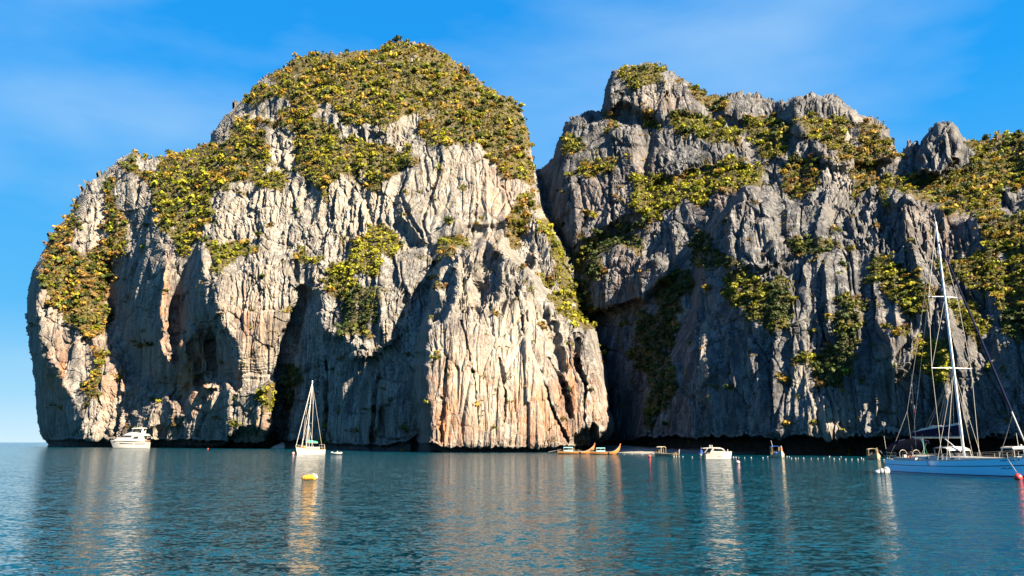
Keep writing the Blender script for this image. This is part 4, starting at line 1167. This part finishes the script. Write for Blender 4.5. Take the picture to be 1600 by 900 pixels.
for v, t0, n, w in ((.885, .865, 8, .010), (.50, .872, 6, .008)):
    m = MB()
    for k in range(n):
        t = t0 + k * w * 1.15
        for sd in (-1,):
            a = hl.p(t, v - .035, sd, .014); b = hl.p(t + w * .75, v - .035, sd, .014); c = hl.p(t + w * .75, v + .035, sd, .014); d = hl.p(t, v + .035, sd, .014)
            m.add([a, b, c, d], [(0, 1, 2, 3)] if k % 3 else [(0, 1, 2)])
    m.build('bow_lettering', M_NAVYP, Y)
# fittings hull side: jerry rope hanging amidships
q = hl.p(fr.at(1452, 718, -2)[0] / hl.L, 1, -1, .03)
MB().tube([(q[0], q[1] + .5, q[2] + .5), q, (q[0] + .1, q[1], q[2] - .55)], .035, 5).build('fender_line', M_WHITE, Y)

def buoy(px, py, r, mat, name, label, cat_, squash=1.0, line=None, sink=0.35):
    c = on_water(px, py)
    t = thing(name, label, cat_, c)
    MB().ell((0, 0, r * squash * (1 - sink)), (r, r, r * squash), 14, 9).build('body', mat, t, True)
    MB().ring((0, 0, r * squash * (2 - sink) + .02), r * .22, r * .06, 'y', 10).build('eye', M_DARK if mat is not M_DARK else M_WIRE, t)
    if line is not None:
        MB().tube([(0, 0, r * squash * (2 - sink)), line - c], .025, 5).build('mooring_line', M_WHITE, t)
    return t
bl = fr.o + fr.e1 * (hl.L * .9) - fr.e2 * (hl.half(.9) + .05) + Vector((0, 0, hl.sheer(.9)))
buoy(1591.5, 750.0, .33, M_RED, 'mooring_buoy', 'bright red round mooring buoy against the bow of the blue yacht', 'buoy', line=bl)
buoy(1015, 714.5, .33, M_RED, 'mooring_buoy', 'dark red round mooring buoy left of the longtail boat by the beach', 'buoy')
buoy(1153, 724.0, .33, M_PINK, 'mooring_buoy', 'pale pink mooring buoy floating below the white speedboat', 'buoy', .8)
buoy(458, 709.8, .42, M_PINK, 'mooring_buoy', 'pink mooring buoy under the bow of the small white sailboat', 'buoy', .9)
buoy(325, 701.8, .30, M_RED, 'marker_buoy', 'tiny orange red marker buoy near the left cliff', 'buoy')
c = on_water(1379.5, 740.6)
t = thing('float', 'white bulging float with dark straps by the stern of the blue yacht', 'float', c, (1, -.2))
MB().ell((0, 0, .22), (.62, .38, .36), 14, 8).ell((.38, .05, .34), (.36, .36, .40), 12, 8).ell((-.5, -.05, .16), (.34, .3, .25), 12, 7).build('body', M_WHITE, t, True)
MB().ring((.12, 0, .27), .40, .03, 'x').ring((-.22, 0, .2), .36, .03, 'x').build('strap', M_DARK, t)
# yellow float in the foreground
c = on_water(483, 750.0)
t = thing('mooring_float', 'long yellow mooring float with a white cap in the open water', 'float', c, (1, -.12))
rr = []
for k in range(11):
    u = k / 10; x = -.66 + 1.32 * u; r = .26 * min(1, math.sin(math.pi * (.06 + .88 * u)) * 2.0 + .1) * (0.85 + .2 * u)
    rr.append([(x, r * math.cos(a), .16 + .06 * u + r * math.sin(a)) for a in (2 * math.pi * q / 12 for q in range(12))])
MB().loft(rr).build('body', M_YELLOW, t, True)
MB().ell((.52, 0, .34), (.22, .2, .16)).ell((.36, .02, .46), (.09, .09, .12)).ell((.66, .03, .2), (.12, .16, .1)).build('white_cap', M_WHITE, t, True)
MB().ring((-.45, 0, .17), .235, .025, 'x').ring((-.3, 0, .18), .255, .02, 'x').build('band', M_TEAK, t)

# ---------------------------------------------------------------- small white sailboat
sb0 = on_water(503.5, 708.2); sb1 = on_water(461.5, 709.2)
k = sb0.length / sb1.length
st = Vector((sb0.x / sb0.y * 213, 213, 0)); bo = Vector((sb1.x / sb1.y * 203, 203, 0))
fr2 = Frame(st, bo)
Y2 = thing('sailboat', 'small white sailboat with bare mast and green sail cover at anchor below the left cliff', 'sailboat', fr2.o, fr2.e1)
h2 = Hull(fr2.L, 3.6, 1.35, 1.35, 2.0, rake=.07, stern=.62, fine=2.2, flare=.8)
h2.body().build('hull', M_WHITE, Y2); h2.deck().build('deck', M_PALEWOOD, Y2)
h2.skin(.96, 1.05, nv=1, out=.03).build('rub_rail', M_TEAK, Y2)
cx0, cx1 = h2.L * .22, h2.L * .62
MB().prism([(cx0, 1.3), (cx1, 1.4), (cx1 - .5, 1.95), (cx0, 1.95)], -1.0, 1.0, .15).build('cabin', M_CREAM, Y2)
for x in (cx0 + .6, cx0 + 1.6, cx0 + 2.6):
    for sd in (-1, 1):
        MB().box((x, sd * .96, 1.68), (.5, .06, .22)).build('window', M_GLASS, Y2)
m2b = fr2.at(478.5, 699); m2t = fr2.at(488, 598)
def om(z):
    q = (z - m2b[2]) / (m2t[2] - m2b[2]); return (m2b[0] + (m2t[0] - m2b[0]) * q, 0, z)
mast2 = MB().tube([om(1.6), om(8), m2t], .16, 8, .11).build('mast', M_WHITE, Y2)
MB().ell((m2t[0], 0, m2t[2] + .1), (.2, .2, .55)).build('masthead', M_WHITE, mast2)
T2 = []
for py, hw in ((661.5, 1.35), (630, 1.0)):
    z = fr2.at(483, py)[2]; c = om(z)
    MB().tube([(c[0], -hw, z), c, (c[0], hw, z)], .07, 6).build('spreader', M_WHITE, Y2); T2.append((c[0], hw, z))
for sd in (-1, 1):
    x = om(2)[0] - .3
    MB().tube([(x, sd * 1.6, 1.4), (T2[0][0], sd * T2[0][1], T2[0][2]), (T2[1][0], sd * T2[1][1], T2[1][2]), om(m2t[2] - .3)], .045, 5).build('shroud', M_WIRE, Y2)
    MB().tube([(x + .8, sd * 1.5, 1.4), om(T2[0][2])], .04, 5).build('shroud', M_WIRE, Y2)
    MB().tube([(x - .9, sd * 1.6, 1.4), om(T2[0][2] + .1)], .04, 5).build('shroud', M_WIRE, Y2)
MB().tube([(h2.L, 0, 2.05), om(m2t[2])], .06, 5).build('forestay', M_WHITE, Y2)
MB().tube([(h2.L * .8, 0, 1.9), om(T2[1][2])], .045, 5).build('forestay', M_WIRE, Y2)
MB().tube([(.1, 0, 1.4), om(m2t[2])], .045, 5).build('backstay', M_WIRE, Y2)
bm = MB().tube([(om(3.1)[0], 0, 3.1), (om(3.1)[0] - 4.6, 0, 3.0)], .09, 6).build('boom', M_WHITE, Y2)
rr = []
for q in range(6):
    u = q / 5; x = om(3.1)[0] - .15 - 4.3 * u; hh = .85 - .5 * u
    rr.append([(x, -.16, 3.1), (x, -.2, 3.1 + hh * .5), (x, 0, 3.1 + hh), (x, .2, 3.1 + hh * .5), (x, .16, 3.1)])
MB().loft(rr).build('sail_cover', M_GREENC, bm)
MB().box((h2.L * .60, -.55, 2.0), (1.2, .6, .35)).build('yellow_raft', M_YELLOW, Y2)
for sd in (-1, 1):
    MB().tube([(q[0], q[1], q[2] + .6) for q in (h2.p(t, 1, sd, -.08) for t in (0, .1, .3, .5, .7, .9, .99))], .03, 4).build('lifeline', M_WIRE, Y2)
    for t_ in (.05, .3, .55, .8):
        q = h2.p(t_, 1, sd, -.08); MB().tube([q, (q[0], q[1], q[2] + .6)], .03, 4).build('stanchion', M_WIRE, Y2)
MB().tube([(.3, -.9, 1.3), (.3, -.9, 2.6), (.3, .9, 2.6), (.3, .9, 1.3)], .06, 6).build('stern_arch', M_WIRE, Y2)

# ---------------------------------------------------------------- inflatable dinghy
c = on_water(526, 710.2)
t = thing('dinghy', 'white inflatable dinghy floating right of the small sailboat', 'dinghy', c, (1, -.35))
MB().tube([(-1.5, .6, .3), (.6, .62, .32), (1.2, .4, .38), (1.45, 0, .45), (1.2, -.4, .38), (.6, -.62, .32), (-1.5, -.6, .3)], .27, 10).build('tube', M_WHITE, t, True)
MB().box((-.1, 0, .22), (2.4, .9, .08)).box((-.2, 0, .42), (.3, 1.0, .06)).build('floor', M_DECK, t)
MB().box((-1.45, 0, .45), (.08, .9, .5)).build('transom', M_DECK, t)
MB().box((.15, .1, .72), (.3, .28, .42), 0, .7).build('console', M_WHITE, t)
# two more, small, at the foot of the lit buttress
for px, w in ((770, 1.1), (781, 1.6)):
    c = on_water(px, 705.6)
    t = thing('rowing_boat', ('tiny white rowing boat, left one of two at the foot of the sunlit cliff' if px == 770 else 'tiny white rowing boat, right one of two at the foot of the sunlit cliff'), 'rowing boat', c, (1, -.3), 'two tiny white boats at the foot of the sunlit cliff')
    hh = Hull(w * 1.5, .9, .35, .33, .5, .05, .7)
    hh.body().build('hull', M_WHITE, t); hh.deck(.12).build('floor', M_DECK, t)

# ---------------------------------------------------------------- motor yacht
MP = 430 / F
o_ = Vector(at(232, 699.8, 430)); o_.z = 0
Mx = thing('motor_yacht', 'white motor yacht with flybridge anchored under the far left cliff', 'motor yacht', o_, (-1, -0.10))
def L2(px, py): return ((232 - px) * MP, (700.0 - py) * MP)
hm = Hull(57 * MP, 5.4, 3.3, 3.4, 4.4, rake=.10, stern=.88, fine=2.6, flare=.78)
hm.body().build('hull', M_WHITE, Mx); hm.deck(.1).build('deck', M_DECK, Mx)
hm.skin(.0, .06, nv=1, out=.02).build('boot_stripe', M_DARK, Mx)
for a, b in ((190, 211), (213, 229.5)):
    for sd in (-1, 1):
        t0, t1 = L2(b, 0)[0] / hm.L, L2(a, 0)[0] / hm.L
        hm.skin(.64, .78, 10, 1, .03, (sd,), t0, t1).build('hull_window', M_GLASS, Mx)
prof = [L2(*q) for q in ((228, 690.5), (183, 688.5), (188, 684.5), (197, 681), (204, 679), (226, 680.5), (226, 687))]
cab = MB().prism(prof, -2.2, 2.2, .25).build('superstructure', M_WHITE, Mx)
MB().prism([L2(*q) for q in ((207, 684), (189.5, 684), (194, 681.8), (208, 681.2))], -2.16, 2.16, .1).build('saloon_window', M_GLASS, cab)
MB().prism([L2(*q) for q in ((217, 686), (210, 686), (211.5, 683), (218, 682.6))], -2.2, 2.2, .1).build('saloon_window', M_GLASS, cab)
MB().prism([L2(*q) for q in ((231, 681.8), (196, 680.6), (203, 677), (212, 676.2), (228, 678.5), (231, 680.5))], -2.35, 2.35, .2).build('flybridge', M_WHITE, Mx)
MB().prism([L2(*q) for q in ((212, 676.6), (202, 677.4), (205, 674.2), (206, 674.2))], -1.7, 1.7, .2).build('flybridge_screen', M_GLASS, Mx)
MB().box((L2(214, 0)[0], .8, L2(0, 675)[1]), (2.2, .9, .9)).box((L2(217, 0)[0], -.7, L2(0, 675)[1]), (1.3, 1.2, .8)).build('flybridge_seat', M_DARK, Mx)
for sd in (-1, 1):
    MB().prism([L2(*q) for q in ((224, 679.5), (220.5, 679.5), (222, 670.2), (224.4, 670.2))], sd * 1.8, sd * 2.0).build('radar_arch', M_WHITE, Mx)
    MB().tube([(L2(207, 0)[0], sd * 1.7, L2(0, 676.5)[1]), (L2(209, 0)[0], sd * 1.75, L2(0, 670.5)[1])], .07).build('hardtop_post', M_WHITE, Mx)
MB().prism([L2(*q) for q in ((226, 670.6), (206, 671.2), (209, 669.6), (225, 669.2))], -2.0, 2.0, .1).build('hardtop', M_WHITE, Mx)
MB().tube([(L2(213, 0)[0], 0, L2(0, 669)[1]), (L2(213, 0)[0], 0, L2(0, 662)[1])], .06).build('aerial', M_WIRE, Mx)
MB().ell((L2(219, 0)[0], 0, L2(0, 668.4)[1]), (.45, .45, .25)).build('radar_dome', M_WHITE, Mx)
for sd in (-1, 1):
    MB().tube([(q[0], q[1], q[2] + .8) for q in (hm.p(t_, 1, sd, -.15) for t_ in (.45, .55, .65, .75, .85, .93, .99))], .04, 4).build('bow_rail', M_WIRE, Mx)
MB().box((1.1, 0, 4.0), (2.0, 3.4, .9)).build('aft_seating', plain('brown_cushion', (.16, .08, .05), .8), Mx)

# ---------------------------------------------------------------- speedboat
SPS = 138 / F
o_ = on_water(1102, 718.0)
Sx = thing('speedboat', 'white cabin speedboat with a navy flag at its stern on the line of floats', 'speedboat', o_, (.97, -.10))
def L3(px, py): return ((px - 1102) * SPS / .97, (717.6 - py) * SPS)
h3 = Hull(L3(1143, 0)[0], 2.3, 1.05, 1.30, 1.50, rake=.05, stern=.9, fine=3.0, flare=.85)
h3.body().build('hull', M_WHITE, Sx); h3.deck(.05).build('deck', M_DECK, Sx)
h3.skin(.60, .66, 20, 1, .012).build('side_stripe', M_WIRE, Sx); h3.skin(.78, .82, 20, 1, .012).build('side_stripe', M_WIRE, Sx)
h3.skin(0, .05, 20, 1, .012).build('boot_stripe', M_DARK, Sx)
roof = MB().prism([L3(*q) for q in ((1098, 699.4), (1112, 698.4), (1124, 698.6), (1129, 700.4), (1131.5, 703.6), (1129.5, 703.6), (1126, 700.9), (1112, 699.9), (1098, 700.4))], -1.0, 1.0, .05).build('cabin_roof', M_WHITE, Sx)
for sd in (-1, 1):
    MB().prism([L3(*q) for q in ((1106, 711), (1109, 711), (1115.5, 700.2), (1112.5, 700.2))], sd * .93, sd * 1.01).build('side_pillar', M_WHITE, Sx)
    MB().prism([L3(*q) for q in ((1100, 707), (1101, 707), (1106, 700.3), (1104.8, 700.3))], sd * .93, sd * .99).build('side_pillar', M_WHITE, Sx)
    MB().prism([L3(*q) for q in ((1117, 704.2), (1129.8, 704.2), (1126.5, 700.8), (1117.5, 700.3))], sd * .95, sd * .98).build('cabin_window', M_GLASS, Sx)
MB().prism([L3(*q) for q in ((1112, 708.5), (1133, 706.5), (1131.5, 703.8), (1113, 704.2))], -.95, .95, .05).build('cabin', M_CREAM, Sx)
MB().box((*L3(1107, 0)[:1], .0, L3(0, 709)[1]), (.7, 1.5, .6)).build('seat', plain('brown_seat', (.12, .07, .05), .8), Sx)
MB().ell((L3(1109.5, 0)[0], -.3, L3(0, 696.8)[1]), (.16, .16, .24)).build('horn_light', M_WHITE, roof)
MB().ell((L3(1113.5, 0)[0], .3, L3(0, 696.8)[1]), (.13, .13, .24)).build('horn_light', M_WHITE, roof)
MB().box((L3(1136.8, 0)[0], 0, L3(0, 703.3)[1]), (.16, .16, .45), 0, .6).build('bow_bitt', M_WHITE, Sx)
for yy in (-.45, .45):
    ob = MB().ell((L3(1095, 0)[0] , yy, .98), (.30, .24, .38), 10, 7).build('outboard', M_WHITE if yy < 0 else M_DARK, Sx, True)
    MB().box((L3(1095, 0)[0], yy, .4), (.22, .16, .7)).build('outboard_leg', M_DARK, ob)
fp = MB().tube([(L3(1098, 0)[0], -.7, 1.0), (L3(1096, 0)[0], -.7, L3(0, 698)[1])], .025).build('flagpole', M_WHITE, Sx)
MB().prism([L3(*q) for q in ((1098, 709), (1094.6, 708), (1095, 700.5), (1096.8, 700))], -.72, -.70).build('flag', M_BLUEC, fp)
m = MB()
for k_ in range(6):
    a = h3.p(.42 + k_ * .03, .36, -1, .012); b = h3.p(.42 + k_ * .03 + .02, .36, -1, .012); c_ = h3.p(.42 + k_ * .03 + .02, .46, -1, .012); d = h3.p(.42 + k_ * .03, .46, -1, .012)
    m.add([a, b, c_, d], [(0, 1, 2, 3)] if k_ % 2 else [(0, 1, 2)])
m.build('hull_lettering', M_DARK, Sx)

# ---------------------------------------------------------------- wooden longtail boats
def longtail(px, py, head, L, B, label, hullm, roofm, prow=2.7, roof=(.30, .55), roof_z=1.7, ribbon=M_RED, cloth=None, free=.62):
    o = on_water(px, py)
    t = thing('longtail_boat', label, 'longtail boat', o, head, 'wooden longtail boats near the beach')
    n = 22; rr = []
    def sec(u):
        b = B / 2 * (0.55 + .45 * math.sin(math.pi * min(1, u * 1.25 + .12)) if u < .62 else max(.05, (1 - ((u - .62) / .38) ** 1.7)) * 1.0)
        z = free + .18 * (1 - u) ** 3 + (prow - free) * max(0, (u - .62) / .38) ** 2.4
        kz = -.25 + (prow - .75) * max(0, (u - .74) / .26) ** 2.2
        return b, z, kz
    for k in range(n + 1):
        u = k / n; b, z, kz = sec(u); x = L * u - .35 * L * 0
        rr.append([(x, b, z), (x, b * .88, kz + (z - kz) * .5), (x, b * .45, kz + .08), (x, 0, kz), (x, -b * .45, kz + .08), (x, -b * .88, kz + (z - kz) * .5), (x, -b, z), (x, -b * .9, z - .03), (x, -b * .5, kz + .3), (x, 0, kz + .25), (x, b * .5, kz + .3), (x, b * .9, z - .03)])
    hull = MB().loft(rr).build('hull', hullm, t)
    m = MB()
    for sd in (-1, 1):
        m.tube([(L * k / n, sd * sec(k / n)[0], sec(k / n)[1] + .01) for k in range(n + 1)], .05, 5)
    m.build('gunwale', M_PALEWOOD, t)
    b, z, kz = sec(1.0)
    pr = MB().prism([(L - .12, kz), (L + .02, kz + .1), (L + .30, prow + .55), (L + .12, prow + .6), (L - .25, z - .1)], -.07, .07).build('prow', hullm, t)
    MB().ring((L + .08, 0, prow + .12), .14, .06, 'z', 8).tube([(L + .1, .12, prow + .1), (L + .05, .16, prow - .5)], .05, 4).build('ribbon', ribbon, pr)
    x0, x1 = L * roof[0], L * roof[1]; w = B * .43
    ra = []
    for k in range(5):
        y = -w + 2 * w * k / 4; ra.append((y, roof_z + .16 * (1 - (y / w) ** 2)))
    rf = MB().loft([[(x, y, z_) for y, z_ in ra] + [(x, y, z_ - .06) for y, z_ in reversed(ra)] for x in (x0, (x0 + x1) / 2, x1)]).build('canopy', roofm, t)
    for sd in (-1, 1):
        for x in (x0 + .05, (x0 + x1) / 2, x1 - .05):
            MB().tube([(x, sd * w * .95, .4), (x, sd * w * .95, roof_z)], .045, 5).build('canopy_post', M_PALEWOOD, t)
    if cloth is not None:
        for sd in (-1, 1):
            MB().box(((x0 + x1) / 2, sd * w * .97, free + .28), (x1 - x0 - .1, .05, .42)).build('side_panel', cloth, t)
    for u in (.2, .6, .7):
        MB().box((L * u, 0, sec(u)[1] - .1), (.28, sec(u)[0] * 1.8, .05)).build('thwart', M_PALEWOOD, t)
    eng = MB().box((.35, 0, free + .45), (.75, .42, .5)).build('engine', M_DARK, t)
    MB().tube([(.1, 0, free + .4), (-2.6, .3, free - .1)], .05, 5).build('tail_shaft', M_WIRE, eng)
    MB().tube([(.6, 0, free + .6), (1.5, .2, free + .75)], .03, 4).build('tiller', M_WIRE, eng)
    return t
longtail(871, 709.3, (1, -.10), 10.4, 1.9, 'left one of the two orange longtail boats with turquoise canopies', M_TEAK, M_CYAN, 2.5, (.17, .42), 1.75, cloth=M_CYAN)
longtail(922.5, 710.0, (1, -.12), 8.0, 1.8, 'right one of the two orange longtail boats, its prow towards the beach', M_TEAK, M_CYAN, 2.35, (.20, .50), 1.65, cloth=M_CYAN)
longtail(1026, 712.8, (.62, -.78), 6.6, 1.9, 'pale wooden longtail boat beside the dark red buoy in front of the beach', M_PALEWOOD, M_CREAM, 1.1, (.10, .34), 2.1, M_PINK)
lt = longtail(1210, 714.8, (-.12, -1.0), 7.0, 2.2, 'white longtail boat with a blue canopy and a slanting pole on the line of floats', M_CREAM, M_BLUEC, 1.9, (.05, .35), 2.3, M_ORANGE)
MB().tube([(1.6, -.3, 1.0), (1.2, -.75, 3.6)], .05, 5).build('pole', M_WHITE, lt)
MB().box((4.0, 0, .95), (1.6, 1.5, .5), 0, .8).build('tarpaulin', M_BLUEC, lt)
longtail(1361, 717.2, (-.25, -.97), 6.0, 2.0, 'pale wooden longtail boat left of the blue yacht, seen bow on', M_PALEWOOD, M_CREAM, 1.6, (.15, .45), 1.9, M_PALEWOOD)

# ---------------------------------------------------------------- motorboat beyond the yacht
o_ = Vector(at(1570, 700, 92)); o_.z = 0
t = thing('motorboat', 'small motorboat with a white canopy beyond the bow of the blue yacht', 'motorboat', o_, (1, .1))
h5 = Hull(6.4, 2.3, .95, 1.0, 1.3, .06, .88, fine=2.8)
h5.body().build('hull', M_WHITE, t); h5.deck(.1).build('deck', M_DECK, t)
MB().prism([(.25, 2.42), (3.3, 2.48), (3.35, 2.62), (2.8, 2.74), (.9, 2.74), (.2, 2.6)], -1.05, 1.05, .1).build('canopy', M_WHITE, t)
for x in (.4, 1.7, 3.1):
    for sd in (-1, 1):
        MB().tube([(x + (.25 if x > 2 else -.1), sd * .98, .9), (x, sd * .92, 2.45)], .035, 5).build('canopy_post', M_WHITE, t)
MB().prism([(2.4, 1.0), (3.3, 1.0), (2.9, 1.75), (2.5, 1.75)], -.75, .75, .05).build('console', M_CYAN, t)
MB().box((1.2, 0, 1.25), (.7, 1.6, .55)).build('seat', M_DECK, t)
MB().tube([(1.8, 0, 2.7), (1.75, 0, 4.3)], .025, 5).build('aerial', M_WIRE, t)
MB().ell((2.4, .3, 2.82), (.14, .14, .16)).build('light', M_WHITE, t)

# ---------------------------------------------------------------- the line of floats
FL = [(975, 709.9), (987.5, 710), (1004, 710.6), (1053, 713.4), (1057, 713.4), (1061, 713.5), (1067, 713.9), (1081.5, 714.2), (1146, 714.8), (1150, 714.9), (1154, 715), (1163.3, 715.4), (1173.7, 715.5), (1192, 715.6), (1199.5, 714.6), (1225, 714.2), (1229.5, 713.8), (1233.4, 713.8), (1236.6, 716.3), (1243, 716.6), (1247, 716.3), (1255.5, 716.6), (1267.5, 716.8), (1278, 716.8), (1287, 716.3), (1296, 713.8), (1303, 717.6), (1311.5, 717.6), (1314, 714.0), (1321.4, 718.2), (1330.8, 718.3), (1340.2, 718.3), (1346, 716.4), (1349, 718.0), (1374, 718.6), (1381, 719)]
fm = None; SEG = {}
for i, (px, py) in enumerate(FL):
    c = on_water(px, py)
    if fm is None:
        o = MB().ell((0, 0, .06), (.13, .12, .12), 10, 7).build('swim_line_float', M_WHITE, None, True); fm = o.data
    else:
        o = bpy.data.objects.new('swim_line_float', fm); COL.objects.link(o)
    o.location = c; o.rotation_euler = (0, 0, random.uniform(0, 3))
    sz = .8 + .35 * random.random() if 3 < i else 1.0
    o.scale = (sz * (1.6 if i in (3, 4, 5, 8, 9, 10) else 1), sz, sz)
    seg = ('left of the pale longtail by the red buoy' if px < 1030 else 'between that pale longtail and the speedboat' if px < 1100 else
           'between speedboat and blue canopied longtail' if px < 1205 else 'between blue canopied longtail and yacht')
    SEG[seg] = SEG.get(seg, 0) + 1
    nth = (['first'] + ORD + ['twentieth', 'twenty-first', 'twenty-second', 'twenty-third', 'twenty-fourth'])[SEG[seg] - 1]
    tag(o, f'{nth} small white float from the left {seg}', 'float', 'white floats along the swimming line')

# ---------------------------------------------------------------- beach, shelf, boulder
def sheet(name, xs_, rows, mat, seed, bump_):
    """rows of world points, front to back"""
    m = len(xs_); V = []
    for r in rows: V += [r(u) for u in xs_]
    V = np.array(V); n = pn(V[:, 0] / 1.8, V[:, 1] / 1.8, V[:, 2] / 1.2, seed) * bump_ + pn(V[:, 0] / .6, V[:, 1] / .6, V[:, 2] / .6, seed + 1) * bump_ * .5
    V[:, 2] += n; V[:, 1] += n * .8
    Fc = np.array([[j * m + i, j * m + i + 1, (j + 1) * m + i + 1, (j + 1) * m + i] for j in range(len(rows) - 1) for i in range(m - 1)])
    return np_mesh(name, V, Fc, [mat])
M_SAND = plain('coral_sand', (0.17, 0.16, 0.14), 0.9, var=.15, scale=.6)
M_SHELF = plain('shelf_limestone', (0.10, 0.095, 0.09), 0.9, var=.3, scale=.5)
M_PALE = plain('pale_boulder_limestone', (0.62, 0.62, 0.62), 0.9, var=.2, scale=.4)
def wrow(yb, dd, z):
    def f(px):
        p = on_water(px, float(np.interp(px, [940, 1000, 1100, 1300, 1420], [706.0, 708.6, 709.4, 710.2, 712.2])) + yb)
        s_ = (p.y + dd) / p.y
        return (p.x * s_, p.y + dd, z)
    return f
tag(sheet('beach', np.arange(940, 1032, 1.5), [wrow(0, -3, -.5), wrow(0, 0, .0), wrow(0, 8, .35), wrow(0, 25, .8), wrow(0, 45, 1.5), wrow(0, 60, 2.0)], M_SAND, 60, .06), kind='structure')
tag(sheet('rock_shelf', np.arange(1036, 1425, 1.2), [wrow(0, 7.0, -.6), wrow(0, 7.7, .15), wrow(0, 8.1, .5), wrow(0, 8.6, .7), wrow(0, 11, .8), wrow(0, 16, .9), wrow(0, 28, 1.2)], M_SHELF, 62, .28), kind='structure')
c = on_water(441, 700.4)
th = np.linspace(0, 2 * np.pi, 41)[:-1]; rr_ = np.linspace(0, 1, 12)
T_, R_ = np.meshgrid(th, rr_)
V = np.stack([R_ * np.cos(T_) * 7.4, R_ * np.sin(T_) * 4.5, (1 - R_ ** 1.15) * 3.9 - .5], -1).reshape(-1, 3)
V += (pn(V[:, 0] / 2.4, V[:, 1] / 2.4, V[:, 2] / 1.5, 70) * .5 + pn(V[:, 0] / .9, V[:, 1] / .9, V[:, 2] / .6, 71) * .25)[:, None] * np.array([.4, .4, 1])
Fc = np.array([[j * 40 + i, j * 40 + (i + 1) % 40, (j + 1) * 40 + (i + 1) % 40, (j + 1) * 40 + i] for j in range(11) for i in range(40)])
o = np_mesh('boulder', V, Fc, [M_PALE]); o.location = c
tag(o, 'pale cone shaped boulder in the water before the dark cave, left of the small sailboat', 'boulder')
